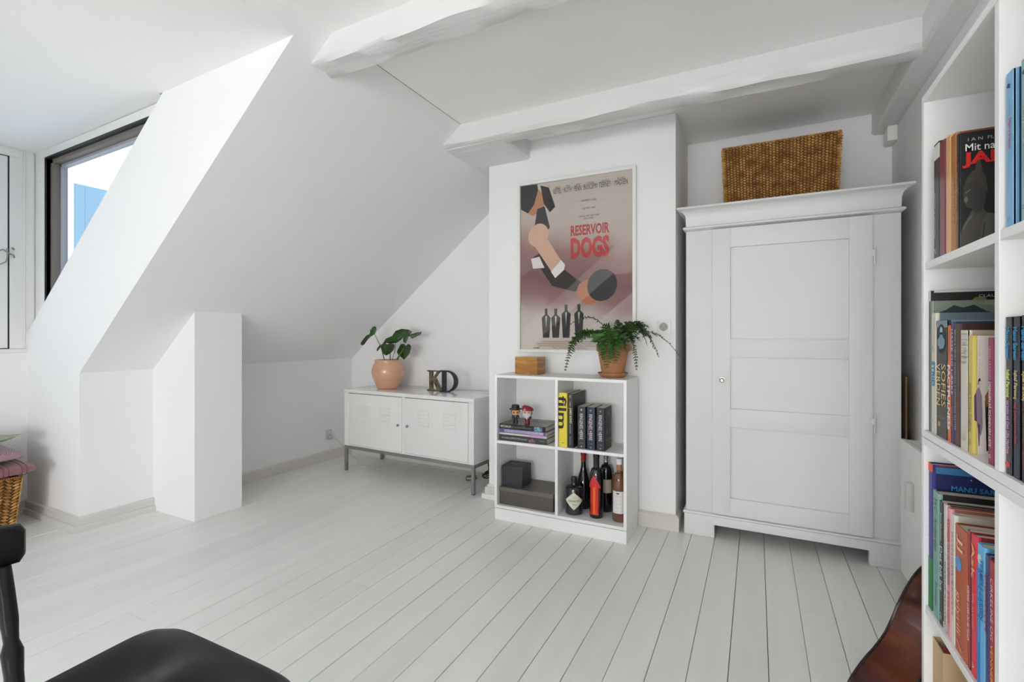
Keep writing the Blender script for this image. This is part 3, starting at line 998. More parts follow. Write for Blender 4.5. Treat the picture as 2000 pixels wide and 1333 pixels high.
book('tall black hardback with small yellow and white spine lettering, right of the yellow book', (-0.8975, 2.424, ZS1), (0, 0, 0), 0.032, 0.20, 0.288, (38, 38, 38), (30, 30, 30),
     texts=(('JAMES BOND', 0.26, 0.55, 0.25, 0.72, (205, 212, 130), 0.02), ('DE BEDSTE', 0.15, 0.24, 0.34, 0.56, (190, 190, 190)), ('HISTORIER', 0.57, 0.74, 0.36, 0.56, (190, 190, 190)),
            ('Filmarkivet', 0.79, 0.95, 0.38, 0.56, (190, 190, 190)), ('007', 0.03, 0.08, 0.3, 0.6, (200, 205, 150))), group=G1)
for i, (x, col, num, lab) in enumerate(((-0.846, (44, 50, 54), '1', 'first dark paperback of a three-volume set, beside the tall black hardback'),
                                   (-0.794, (24, 40, 62), '2', 'dark blue middle paperback of the three-volume set in the low bookcase'),
                                   (-0.742, (28, 30, 46), '3', 'rightmost paperback of the three-volume set, its dark picture cover facing right'))):
    tt = (0.046, 0.046, 0.046)[i]
    b = book(lab, (x, 2.434 - 0.002 * i, ZS1), (0, 0, 0), tt, 0.125, 0.222, col, (34, 31, 33), hard=False,
             texts=(('RINGENES HERRE', 0.17, 0.78, 0.28, 0.66, (222, 205, 208), 0.005), (num, 0.055, 0.10, 0.40, 0.56, (200, 200, 200)),
                    (('EVENTYRET OM RINGEN', 'DE TO TAARNE', 'KONGEN VENDER HJEM')[i], 0.34, 0.66, 0.12, 0.22, (150, 150, 160)), ('8', 0.93, 0.965, 0.40, 0.58, (190, 190, 190)),
                    ('J.R.R. TOLKIEN', 0.855, 0.875, 0.25, 0.7, (170, 170, 170))), group=G1)
    if i == 2:
        tw = lambda u, v: (tt, 0.125 * u, 0.222 * v)
        shapes(b, 'cover_print', [
            (flat(70, 66, 74), [(0.1, 0.86), (0.95, 0.93), (0.95, 0.95), (0.1, 0.88)]),
            (flat(58, 52, 62), [(0.15, 0.55), (0.5, 0.62), (0.8, 0.5), (0.75, 0.36), (0.4, 0.33), (0.1, 0.42)]),
            (flat(98, 94, 112), [(0.2, 0.44), (0.42, 0.52), (0.36, 0.40), (0.22, 0.36)]),
            (flat(18, 16, 18), [(0.46, 0.30), (0.60, 0.30), (0.56, 0.72), (0.50, 0.72)]),
            (flat(190, 92, 44), [(0.48, 0.83), (0.58, 0.90), (0.55, 0.79)]),
            (flat(226, 160, 80), [(0.50, 0.83), (0.55, 0.87), (0.54, 0.81)])], tw, (1, 0, 0))
        lettering('RINGENES', b, flat(150, 108, 62), (tt + 0.001, 0.062, 0.052), (0, 1, 0), (0, 0, 1), 0.095, 0.016, 'cover_lettering')
        lettering('HERRE 3', b, flat(150, 108, 62), (tt + 0.001, 0.062, 0.031), (0, 1, 0), (0, 0, 1), 0.075, 0.011, 'cover_lettering')
# lying stack
zz = ZS1
for i, (th, col, x0, x1, dd, txs, lab, side) in enumerate((
        (0.031, (52, 57, 60), -1.312, -1.018, 0.225, (('De nordiske HORROR-FILMS dynastier', 0.06, 0.60, 0.32, 0.70, (200, 202, 202)), ('selfie', 0.63, 0.76, 0.10, 0.85, (190, 130, 130)),
                                                ('Forlaget', 0.85, 0.95, 0.45, 0.65, (180, 180, 180))), 'dark slate hardback at the bottom of the lying stack', (52, 57, 60)),
        (0.015, (205, 196, 196), -1.314, -1.020, 0.215, (('i', 0.33, 0.34, 0.3, 0.7, (90, 80, 80)), ('OPGAVEBOG', 0.66, 0.74, 0.25, 0.75, (170, 150, 185))), 'thin cream and pink book second from the bottom of the lying stack', (160, 110, 70)),
        (0.019, (188, 180, 214), -1.316, -1.023, 0.22, (('ART OF THE FANTASTIC', 0.12, 0.62, 0.25, 0.75, (84, 70, 120)), ('LONDON 1988', 0.66, 0.87, 0.35, 0.65, (120, 110, 150))), 'lavender spined book under the black top book of the lying stack', (110, 80, 140)),
        (0.027, (26, 26, 27), -1.312, -1.027, 0.225, (('BESTIARIUM', 0.03, 0.26, 0.28, 0.76, (225, 222, 215)), ('ET FANTASTISK OPSLAGSV\u00c6RK', 0.29, 0.70, 0.36, 0.60, (150, 150, 150))), 'black hardback on top of the lying stack, carrying two toy figures', (78, 74, 64)))):
    L = x1 - x0
    b = book(lab, (x1, 2.428 + 0.002 * (i % 2), zz), (0, R(-90), 0), th, dd, L, col, side, hard=(i in (0, 3)), texts=txs, group=G2)
    if i == 3:
        MB().box(0.0006, th - 0.0006, -0.0006, 0.0008, L * 0.07, L * 0.24).build('spine_picture', mat('pale_blue_spine_art', srgb(135, 180, 205), 0.5, var=0.5, vscale=60, var2=srgb(40, 60, 80)), b)
        MB().box(th - 0.0003, th + 0.0003, 0.006, dd - 0.002, 0.002, L - 0.002).build('cover_print', mat('mottled_engraving_print', srgb(112, 106, 88), 0.35, var=0.5, vscale=22, var2=srgb(48, 50, 48), coat=0.3), b)
    if i == 2:
        MB().box(0.0002, th - 0.0002, -0.0006, 0.0008, 0.002, L * 0.055).build('spine_band', flat(108, 70, 140), b)
        MB().box(0.0002, th - 0.0002, -0.0006, 0.0008, L * 0.88, L - 0.004).build('spine_band', flat(96, 76, 140), b)
    if i == 1:
        MB().box(0.0002, th - 0.0002, -0.0004, 0.0008, L * 0.05, L * 0.36).build('spine_band', flat(196, 160, 190), b)
    zz += th + 0.0004
ZT = zz

# toy figures
SK = flat(222, 168, 128)


def ell(mb, c, r, m=0, n=14, k=8, sq=1.0):
    lo = []
    for j in range(1, k):
        a = -math.pi / 2 + math.pi * j / k
        lo.append([(c[0] + r[0] * math.copysign(abs(math.cos(2 * math.pi * i / n)) ** sq, math.cos(2 * math.pi * i / n)) * abs(math.cos(a)) ** sq,
                    c[1] + r[1] * math.copysign(abs(math.sin(2 * math.pi * i / n)) ** sq, math.sin(2 * math.pi * i / n)) * abs(math.cos(a)) ** sq,
                    c[2] + r[2] * math.copysign(abs(math.sin(a)) ** sq, math.sin(a))) for i in range(n)])
    return mb.rings(lo, m)


tf = thing('toy_figure', 'small big-headed toy figure with a black brimmed hat and dark suit, on the book stack', 'toy figure', (-1.240, 2.492, ZT), (0, 0, R(26)), 'toy figures on the lying books')
ell(MB(), (0, 0, 0.062), (0.022, 0.019, 0.019), sq=0.7).build('head', SK, tf)
hb = MB()
ell(hb, (0, 0, 0.038), (0.013, 0.009, 0.014))
for sx in (-1, 1):
    hb.tube([(sx * 0.012, 0, 0.046), (sx * 0.018, -0.002, 0.036), (sx * 0.017, -0.006, 0.026)], [0.004, 0.0045, 0.004], 8)
    hb.tube([(sx * 0.006, 0, 0.03), (sx * 0.008, 0, 0.015), (sx * 0.009, -0.001, 0.006)], [0.006, 0.0055, 0.006], 8)
hb.build('body', flat(34, 33, 38), tf)
for sx in (-1, 1):
    ell(MB(), (sx * 0.009, -0.004, 0.004), (0.0065, 0.011, 0.0042)).build('shoe', flat(16, 16, 16), tf)
    ell(MB(), (sx * 0.0095, -0.0175, 0.061), (0.0045, 0.003, 0.005)).build('eye', flat(70, 26, 18, 0.2), tf)
MB().lathe([(0.001, 0.0745), (0.036, 0.0775), (0.0385, 0.080), (0.036, 0.081), (0.024, 0.0785), (0.0235, 0.082), (0.0225, 0.098), (0.020, 0.104), (0.012, 0.1035), (0.001, 0.101)], 28).build('hat', flat(36, 33, 32), tf)
MB().lathe([(0.0238, 0.0795), (0.0244, 0.080), (0.0240, 0.0865), (0.0236, 0.087)], 28).build('hat_band', flat(66, 58, 54), tf)
MB().box(-0.0035, 0.0035, -0.0105, -0.008, 0.030, 0.048).build('shirt_front', flat(120, 112, 122), tf)
MB().tube([(-0.018, 0.008, 0.056), (-0.021, 0.004, 0.068)], 0.006, 6).tube([(0.018, 0.008, 0.056), (0.021, 0.004, 0.068)], 0.006, 6).build('hair', flat(60, 34, 24), tf)

t2 = thing('toy_figure', 'small toy figure with a wine red cap, white beard and red robe, on the books', 'toy figure', (-1.164, 2.486, ZT), (0, 0, R(20)), 'toy figures on the lying books')
ell(MB(), (0, 0, 0.066), (0.026, 0.022, 0.022), sq=0.75).build('head', flat(224, 178, 144), t2)
MB().rings([[(r * math.cos(a) * 1.0 + ox, r * math.sin(a) * 0.8, z) for a in [2 * math.pi * i / 20 for i in range(20)]] for r, z, ox in
            ((0.010, 0.0, 0.002), (0.0145, 0.001, 0.002), (0.0135, 0.02, 0.002), (0.013, 0.04, 0), (0.010, 0.050, 0))]).build('robe', flat(112, 20, 40), t2)
MB().tube([(0.010, 0, 0.044), (0.022, -0.004, 0.040), (0.020, -0.012, 0.032)], [0.005, 0.006, 0.005], 8).build('sleeve', flat(104, 18, 36), t2)
bd_ = MB()
bd_.rings([[(-0.022 * s, -0.010 - 0.012 * s, z), (-0.010 * s, -0.021 - 0.006 * s, z), (0.010 * s, -0.021 - 0.006 * s, z), (0.022 * s, -0.010 - 0.012 * s, z), (0.016 * s, -0.006, z), (-0.016 * s, -0.006, z)] for s, z in
           ((0.12, 0.026), (0.5, 0.036), (0.85, 0.046), (1.05, 0.056), (1.0, 0.062), (0.7, 0.064))])
bd_.build('beard', flat(205, 203, 205), t2)
for sx in (-1, 1):
    ell(MB(), (sx * 0.011, -0.0208, 0.068), (0.0035, 0.0022, 0.003)).build('eye', flat(24, 22, 22), t2)
    MB().tube([(sx * 0.024, 0.0, 0.074), (sx * 0.027, 0.0, 0.06), (sx * 0.023, 0.0, 0.05)], [0.004, 0.006, 0.004], 7).build('hair', flat(150, 152, 156), t2)
MB().rings([[(r * math.cos(a) + ox, r * math.sin(a) * 0.9, z + 0.010 * math.cos(a) * k_) for a in [2 * math.pi * i / 22 for i in range(22)]] for r, z, ox, k_ in
            ((0.026, 0.076, 0, 0), (0.032, 0.079, 0.003, -0.3), (0.034, 0.086, 0.005, -0.4), (0.028, 0.097, 0.002, -0.4), (0.016, 0.103, -0.002, -0.3), (0.003, 0.105, -0.003, 0))]).build('cap', flat(142, 26, 54), t2)
MB().add([(-0.020, -0.0275, 0.080), (-0.004, -0.031, 0.080), (-0.012, -0.0285, 0.094), (-0.018, -0.026, 0.081), (-0.006, -0.029, 0.081), (-0.012, -0.027, 0.092)],
         [(0, 1, 2), (3, 5, 4), (0, 3, 4, 1), (1, 4, 5, 2), (2, 5, 3, 0)]).build('badge', flat(176, 160, 166), t2)

# boxes, lower left
bxs = thing('storage_box', 'flat taupe cardboard box with lid in the lower left compartment', 'box', (-1.150, 2.55, ZS0))
MB().box(-0.164, 0.164, -0.112, 0.10, 0, 0.080).build('box_body', mat('dark_taupe_card', srgb(82, 76, 71), 0.5, var=0.1, vscale=5), bxs, bevel=0.001)
MB().box(-0.1665, 0.1665, -0.1145, 0.1025, 0.076, 0.098).build('lid', mat('taupe_card_lid', srgb(104, 97, 90), 0.45, var=0.08, vscale=6), bxs, bevel=0.0012)
cbx = thing('gift_box', 'black cube box with lid standing on the taupe storage box', 'box', (-1.247, 2.520, ZS0 + 0.0985), (0, 0, R(2)))
BKC = mat('matt_black_card', srgb(46, 46, 52), 0.55)
MB().box(-0.063, 0.063, -0.062, 0.062, 0, 0.025).build('box_base', BKC, cbx, bevel=0.001)
MB().box(-0.0645, 0.0645, -0.0635, 0.0635, 0.018, 0.117).build('lid', BKC, cbx, bevel=0.001)
lettering('Heering', cbx, flat(150, 150, 150), (0.008, -0.005, 0.1178), (0.45, 0.89, 0), (-0.89, 0.45, 0), 0.075, 0.012)
MB().lathe([(0.001, 0.1172), (0.010, 0.1172), (0.0095, 0.1178), (0.001, 0.1178)], 14, (-0.024, 0.004, 0)).build('emblem', flat(110, 110, 112), cbx)

# bottles, lower right
DG = mat('dark_bottle_glass', (0.006, 0.006, 0.007), 0.06, coat=0.5)
GB = 'bottles in the low bookcase'


def bottle(label, x, y, r, h_sh, h_neck, h, rn, gm, capc, cap_h, label_def=None, slope='round', base=0.0):
    t = thing('bottle', label, 'bottle', (x, y, ZS0), (0, 0, 0), GB)
    pr = [(r * 0.6, 0.003), (r * 0.9, 0.0), (r, 0.006), (r, h_sh)]
    for i in range(1, 7):
        q = i / 6
        if slope == 'round':
            rr_ = rn + (r - rn) * math.cos(q * math.pi / 2) ** 0.8
            z_ = h_sh + (h_neck - h_sh) * math.sin(q * math.pi / 2) ** 1.2
        else:
            rr_ = rn + (r - rn) * (0.5 + 0.5 * math.cos(q * math.pi))
            z_ = h_sh + (h_neck - h_sh) * q
        pr.append((rr_, z_))
    pr += [(rn, h - 0.004), (rn * 0.9, h - 0.002)]
    MB().lathe(pr, 32).build('glass', gm, t)
    MB().lathe([(rn + 0.0005, h - cap_h), (rn + 0.0015, h - cap_h + 0.001), (rn + 0.0012, h - cap_h * 0.4), (rn + 0.0028, h - cap_h * 0.35), (rn + 0.0028, h - 0.002), (rn, h + 0.001), (0.001, h + 0.0012)], 24) \
        .build('cap', capc, t)
    return t


def wrap_label(t, r, z0, z1, a0, a1, m, poly=None):
    n_ = 14
    vs, fs = [], []
    for i in range(n_ + 1):
        q = R(a0 + (a1 - a0) * i / n_)
        lo, hi = (z0, z1) if poly is None else poly(i / n_)
        vs += [(r * math.cos(q), r * math.sin(q), lo), (r * math.cos(q), r * math.sin(q), hi)]
    for i in range(n_):
        fs.append((2 * i, 2 * i + 2, 2 * i + 3, 2 * i + 1))
    return MB().add(vs, fs).build('bottle_label', m, t)


VA = -72                                      # bearing of the camera from the bottles, degrees
gin = thing('bottle', 'squat black apothecary bottle with a cream diamond label, front left of the bottles', 'bottle', (-0.885, 2.492, ZS0), (0, 0, 0), GB)
MB().lathe([(0.030, 0.003), (0.041, 0.0), (0.046, 0.005), (0.0465, 0.06), (0.046, 0.136), (0.043, 0.143), (0.036, 0.148), (0.018, 0.153), (0.0145, 0.158), (0.0145, 0.168), (0.0125, 0.170)], 36) \
    .build('glass', mat('black_stoneware_glass', srgb(32, 32, 38), 0.18, coat=0.5), gin)
MB().lathe([(0.0125, 0.168), (0.0172, 0.170), (0.0172, 0.176), (0.0155, 0.178), (0.0172, 0.181), (0.0172, 0.194), (0.015, 0.197), (0.001, 0.197)], 24).build('stopper', mat('black_wax_stopper', (0.02, 0.019, 0.018), 0.4), gin)
wrap_label(gin, 0.0472, 0, 0, VA - 66, VA + 66, flat(212, 208, 192), lambda q: (0.076 - 0.046 * (1 - abs(2 * q - 1)) , 0.078 + 0.046 * (1 - abs(2 * q - 1))))
for s_, zc, L_, hh in (("HENDRICK'S", 0.078, 0.062, 0.0105), ('GIN', 0.060, 0.022, 0.006), ('* * *', 0.096, 0.02, 0.004)):
    me = text_mesh(s_, 'label_lettering', flat(60, 58, 52), L_, hh)
    for v in me.vertices:
        q = R(VA) + v.co.x / 0.0478
        v.co = (0.0478 * math.cos(q), 0.0478 * math.sin(q), zc + v.co.y)
    link('label_lettering', me, gin)

bottle('dark wine bottle with a red wax cap, standing behind the squat black bottle', -0.868, 2.602, 0.040, 0.115, 0.245, 0.308, 0.0135, DG, mat('red_wax', srgb(150, 28, 20), 0.4), 0.050, slope='slim')
tb = bottle('tall black bottle wearing a red rocket-shaped label, front middle', -0.761, 2.494, 0.0365, 0.200, 0.262, 0.345, 0.0145, DG, mat('black_foil_cap', (0.015, 0.015, 0.016), 0.3), 0.090)
# rocket label: red body band and pointed head, wrapped round the glass
RED = mat('red_orange_foil', srgb(214, 52, 34), 0.3, metal=0.25, var=0.25, vscale=20)


def rocket(q):
    a = abs(2 * q - 1)
    return (0.018, 0.176)


wrap_label(tb, 0.0374, 0, 0, VA - 58, VA + 16, RED, lambda q: (0.020, 0.178))
wrap_label(tb, 0.0388, 0, 0, VA - 76, VA + 34, mat('red_label_head', srgb(206, 44, 46), 0.35), lambda q: (0.166 - 0.006 * abs(2 * q - 1), 0.167 + 0.064 * (1 - abs(2 * q - 1))))
wrap_label(tb, 0.0381, 0.024, 0.165, VA - 30, VA - 12, mat('orange_foil_stripe', srgb(238, 110, 50), 0.3, metal=0.3))
sb_ = bottle('dark wine bottle with a silver foil cap and beige label, behind the rocket-labelled bottle', -0.741, 2.608, 0.036, 0.200, 0.255, 0.315, 0.0125, DG, mat('silver_foil', (0.6, 0.6, 0.6), 0.25, metal=0.9, bump=0.5, bscale=120), 0.048)
wrap_label(sb_, 0.0366, 0.105, 0.178, VA - 60, VA + 50, flat(190, 176, 158))
ROSE = mat('rose_wine_glass', srgb(150, 98, 66), 0.05, trans=0.55, coat=0.3)
rb = bottle('amber rose wine bottle with a white cap and white tree label, front right', -0.639, 2.497, 0.0365, 0.192, 0.250, 0.322, 0.0135, ROSE, mat('white_cap', (0.8, 0.8, 0.8), 0.4), 0.030)
MB().lathe([(0.0138, 0.262), (0.0146, 0.263), (0.0146, 0.290), (0.0138, 0.291)], 20).build('neck_wrap', flat(170, 112, 76), rb)
wrap_label(rb, 0.0372, 0.046, 0.160, VA - 62, VA + 38, flat(216, 214, 212))
for s_, zc, L_, hh, c_ in (('T\u00c9TE & VIGNES', 0.136, 0.044, 0.004, (60, 60, 60)), ('Rose', 0.129, 0.012, 0.003, (120, 120, 120)), ('vin de pays de provence', 0.112, 0.038, 0.0028, (130, 130, 130)),
                           ('mis en bouteille au domaine', 0.096, 0.038, 0.0028, (130, 130, 130)), ('produit de france', 0.076, 0.038, 0.0028, (130, 130, 130))):
    me = text_mesh(s_, 'label_lettering', flat(*c_), L_, hh)
    for v in me.vertices:
        q = R(VA - 12) + v.co.x / 0.0376
        v.co = (0.0376 * math.cos(q), 0.0376 * math.sin(q), zc + v.co.y)
    link('label_lettering', me, rb)
me = MB()
for (u, v, a, b) in ((0, 0.150, 0.010, 0.0028), (0, 0.145, 0.0012, 0.006), (-0.004, 0.1485, 0.004, 0.002), (0.005, 0.1485, 0.004, 0.002)):
    pts = []
    for i in range(10):
        x_ = u + a * math.cos(i * math.pi / 5)
        q = R(VA - 16) + x_ / 0.0377
        pts.append((0.0377 * math.cos(q), 0.0377 * math.sin(q), v + b * math.sin(i * math.pi / 5)))
    me.add(pts, [tuple(range(10))])
me.build('label_tree', flat(40, 40, 40), rb)
gb = bottle('dark green wine bottle with a green wax cap, half hidden behind the amber one', -0.634, 2.606, 0.036, 0.150, 0.250, 0.312, 0.0125, mat('dark_green_glass', (0.012, 0.02, 0.008), 0.08, coat=0.4),
            mat('green_wax', srgb(14, 60, 60), 0.4), 0.026, slope='slim')
wrap_label(gb, 0.0366, 0.060, 0.078, VA - 40, VA + 70, flat(150, 146, 120))

# ---- on top of the low bookcase
wb = thing('bamboo_box', 'small rectangular bamboo box on the left end of the low bookcase', 'box', (-1.180, 2.562, 0.8223), (0, 0, R(-5)))
BAM = mat('bamboo', srgb(182, 130, 66), 0.4, var=0.30, vscale=9, stretch=(1, 1, 9), var2=srgb(146, 96, 42), coat=0.2)
BAM2 = mat('bamboo_strip_light', srgb(196, 146, 80), 0.4, var=0.22, vscale=9, stretch=(1, 1, 9), var2=srgb(165, 114, 54), coat=0.2)
bw, bd2, bh = 0.148, 0.098, 0.100
MB().box(-bw / 2 + 0.003, bw / 2 - 0.003, -bd2 / 2 + 0.003, bd2 / 2 - 0.003, 0.0, 0.004).build('box_base', BAM, wb)
zc = 0.003
for i, hh in enumerate((0.020, 0.021, 0.018, 0.020, 0.0175)):
    spl = rnd.uniform(-0.03, 0.04)
    for a, b in ((-bw / 2, spl), (spl, bw / 2)):
        MB().box(a + 0.0001, b - 0.0001, -bd2 / 2, bd2 / 2, zc, zc + hh - 0.0002).build('bamboo_strip', (BAM, BAM2)[rnd.randrange(2)], wb, bevel=0.0006)
    zc += hh

fp = thing('potted_fern', 'green fern in a terracotta pot on a saucer, right end of the low bookcase', 'plant', (-0.690, 2.560, 0.8223))
MB().lathe([(0.050, 0.0), (0.060, 0.001), (0.070, 0.010), (0.080, 0.020), (0.081, 0.024), (0.077, 0.025), (0.068, 0.012), (0.001, 0.008)], 40).build('saucer', TERRA, fp)
MB().lathe([(0.030, 0.0115), (0.056, 0.0115), (0.058, 0.015), (0.079, 0.135), (0.0795, 0.137), (0.086, 0.139), (0.0885, 0.172), (0.087, 0.176), (0.081, 0.176), (0.079, 0.160), (0.001, 0.158)], 40).build('pot', TERRA, fp)
MB().lathe([(0.001, 0.163), (0.078, 0.161), (0.078, 0.157), (0.001, 0.157)], 24).build('soil', SOIL, fp)


def frond(base, ctrl, tip, n, wmax, seed, mm=LEAF, bare=0.08, dead=0.0):
    rr = random.Random(seed)
    B, C_, T_ = Vector(base), Vector(ctrl), Vector(tip)
    m_ = MB()
    pts = []
    for i in range(n + 1):
        q = i / n
        pts.append(B * (1 - q) ** 2 + C_ * 2 * q * (1 - q) + T_ * q * q)
    m_.tube(pts[::2] + ([pts[-1]] if n % 2 else []), 0.0013, 5, 1)
    for i in range(int(n * bare), n + 1):
        q = i / n
        p = pts[i]
        t_ = (pts[min(i + 1, n)] - pts[max(i - 1, 0)]).normalized()
        side = t_.cross(Vector((0, 0.25, 1))).normalized()
        if side.length < 0.1:
            side = Vector((1, 0, 0))
        upv = side.cross(t_).normalized()
        wl = wmax * (0.45 + 0.55 * math.sin(min(1, q * 1.6 + 0.15) * math.pi / 2)) * (1 - max(0, (q - 0.55) / 0.45) ** 1.3 * 0.82)
        for sg in (-1, 1):
            if rr.random() < dead:
                continue
            L = wl * rr.uniform(0.8, 1.12)
            d = (side * sg + t_ * rr.uniform(0.15, 0.5) - upv * rr.uniform(-0.25, 0.35)).normalized()
            nn = d.cross(t_).normalized()
            hw = max(0.004, L * 0.17)
            k = t_ * hw
            e = nn * L * 0.10
            a = p
            vs = [a, a + d * L * 0.3 + k * 0.9 + e, a + d * L * 0.7 + k * 0.7 + e, a + d * L - e * 0.8, a + d * L * 0.7 - k * 0.7 + e, a + d * L * 0.3 - k * 0.9 + e, a + d * L * 0.5]
            m_.add(vs, [(0, 1, 6), (1, 2, 6), (2, 3, 6), (3, 4, 6), (4, 5, 6), (5, 0, 6)])
    return m_.build('frond', [mm, STEMB], fp)


def FP(px, py, dy=0.0):                       # millimetre-ish frame round the pot: x to the right, z up
    return ((px - 1193) * 0.00277, dy, 0.222 - (py - 656) * 0.00280)


rim = (0.0, 0.0, 0.165)
fr_spec = [
    ((-0.02, -0.01, 0.16), FP(1125, 600, -0.03), FP(1098, 724, -0.02), 36, 0.046),
    ((-0.03, 0.0, 0.16), FP(1130, 628, -0.05), FP(1108, 690, -0.05), 26, 0.046),
    ((-0.02, 0.02, 0.16), FP(1150, 622, -0.02), FP(1126, 668, 0.02), 24, 0.050),
    ((0.0, 0.01, 0.16), FP(1165, 588, 0.01), FP(1105, 636, -0.02), 22, 0.030),
    ((0.0, -0.02, 0.165), FP(1192, 612, -0.13), FP(1194, 714, -0.125), 34, 0.078),
    ((-0.02, -0.02, 0.165), FP(1180, 620, -0.11), FP(1186, 700, -0.118), 28, 0.070),
    ((0.02, -0.02, 0.165), FP(1210, 618, -0.11), FP(1208, 706, -0.11), 28, 0.070),
    ((0.03, 0.0, 0.16), FP(1236, 622, -0.02), FP(1241, 718, -0.03), 30, 0.038),
    ((0.02, 0.0, 0.165), FP(1245, 592, -0.01), FP(1282, 694, -0.04), 34, 0.066),
    ((0.02, 0.01, 0.165), FP(1262, 612, 0.0), FP(1317, 692, -0.02), 32, 0.034),
    ((0.02, 0.02, 0.165), FP(1230, 612, 0.02), FP(1258, 640, 0.04), 22, 0.055),
    ((0.0, 0.0, 0.165), FP(1202, 625, 0.0), FP(1205, 626, -0.02), 14, 0.020),
    ((0.0, -0.01, 0.165), FP(1205, 640, -0.05), FP(1230, 668, -0.09), 22, 0.062),
    ((-0.01, -0.01, 0.165), FP(1180, 636, -0.05), FP(1150, 656, -0.06), 22, 0.055),
    ((0.02, 0.0, 0.165), FP(1218, 640, 0.03), FP(1246, 664, -0.03), 22, 0.055),
    ((0.0, 0.03, 0.165), FP(1188, 630, 0.06), FP(1168, 636, 0.05), 16, 0.050),
    ((-0.01, -0.03, 0.165), FP(1186, 628, -0.10), FP(1176, 676, -0.12), 22, 0.060),
    ((0.0, -0.02, 0.17), FP(1196, 632, -0.05), FP(1198, 650, -0.12), 18, 0.065),
    ((0.02, -0.03, 0.165), FP(1214, 630, -0.09), FP(1228, 686, -0.10), 24, 0.060),
    ((0.02, -0.01, 0.165), FP(1240, 600, -0.03), FP(1264, 672, -0.08), 26, 0.062),
    ((0.0, 0.02, 0.165), FP(1208, 622, 0.02), FP(1216, 640, 0.0), 14, 0.050),
]
for i, (b_, c_, t_, n_, w_) in enumerate(fr_spec):
    frond(b_, c_, t_, n_, w_, i, dead=0.0 if i not in (3, 9) else 0.2, bare=0.30 if i in (3, 9, 11) else 0.10)

# ------------------------------------------------------------------ framed poster
PW, PH = 0.727, 1.042
po = thing('framed_poster', 'large framed film poster in beige and mauve with red title, hanging over the low bookcase', 'poster', (-0.956, 2.699, 1.464))
FRM = mat('white_picture_frame', (0.78, 0.79, 0.76), 0.35)
fw = 0.019
for (a, b, c0, c1) in ((-PW / 2, -PW / 2 + fw, -PH / 2, PH / 2), (PW / 2 - fw, PW / 2, -PH / 2, PH / 2), (-PW / 2 + fw, PW / 2 - fw, PH / 2 - fw, PH / 2), (-PW / 2 + fw, PW / 2 - fw, -PH / 2, -PH / 2 + fw)):
    MB().box(a, b, -0.026, 0.0, c0, c1).build('frame_rail', FRM, po, bevel=0.0012)
pm = bpy.data.materials.new('poster_print_ground')
pm.use_nodes = True
n = pm.node_tree
b = n.nodes['Principled BSDF']
b.inputs['Roughness'].default_value = 0.6
tcn = n.nodes.new('ShaderNodeTexCoord')
sp = n.nodes.new('ShaderNodeSeparateXYZ')
n.links.new(tcn.outputs['Object'], sp.inputs[0])
mr = n.nodes.new('ShaderNodeMapRange')
mr.inputs[1].default_value = -PH / 2
mr.inputs[2].default_value = PH / 2
nz = n.nodes.new('ShaderNodeTexNoise')
nz.inputs['Scale'].default_value = 3.0
nz.inputs['Detail'].default_value = 3
n.links.new(tcn.outputs['Object'], nz.inputs[0])
ad = n.nodes.new('ShaderNodeMath')
ad.operation = 'MULTIPLY_ADD'
ad.inputs[1].default_value = 0.22
n.links.new(nz.outputs[0], ad.inputs[0])
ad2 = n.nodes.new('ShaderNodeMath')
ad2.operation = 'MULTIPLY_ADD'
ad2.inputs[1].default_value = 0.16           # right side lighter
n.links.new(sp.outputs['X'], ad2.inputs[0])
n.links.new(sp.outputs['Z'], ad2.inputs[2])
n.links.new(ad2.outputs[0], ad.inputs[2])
n.links.new(ad.outputs[0], mr.inputs[0])
rp = n.nodes.new('ShaderNodeValToRGB')
e = rp.color_ramp.elements
e[0].position = 0.0
e[0].color = (*srgb(206, 196, 186), 1)
e[1].position = 1.0
e[1].color = (*srgb(198, 188, 178), 1)
for p_, c_ in ((0.30, (200, 188, 180)), (0.42, (146, 112, 108)), (0.52, (128, 92, 90)), (0.66, (152, 120, 114)), (0.82, (190, 176, 166))):
    q = rp.color_ramp.elements.new(p_)
    q.color = (*srgb(*c_), 1)
n.links.new(mr.outputs[0], rp.inputs[0])
n.links.new(rp.outputs[0], b.inputs['Base Color'])
iw, ih = PW - 2 * fw, PH - 2 * fw
pr_ = MB().box(-iw / 2, iw / 2, -0.0105, -0.004, -ih / 2, ih / 2).build('print', pm, po)


def PT(u, v):                                 # u right 0..1, v down 0..1 on the print
    return (-iw / 2 + u * iw, -0.0106, ih / 2 - v * ih)


def disc(cx, cy, rx, ry, n_=22, rot=0):
    out_ = []
    for i in range(n_):
        a = 2 * math.pi * i / n_
        x, y = rx * math.cos(a), ry * math.sin(a)
        out_.append((cx + (x * math.cos(rot) - y * math.sin(rot)), cy + (x * math.sin(rot) + y * math.cos(rot)) * iw / ih))
    return out_


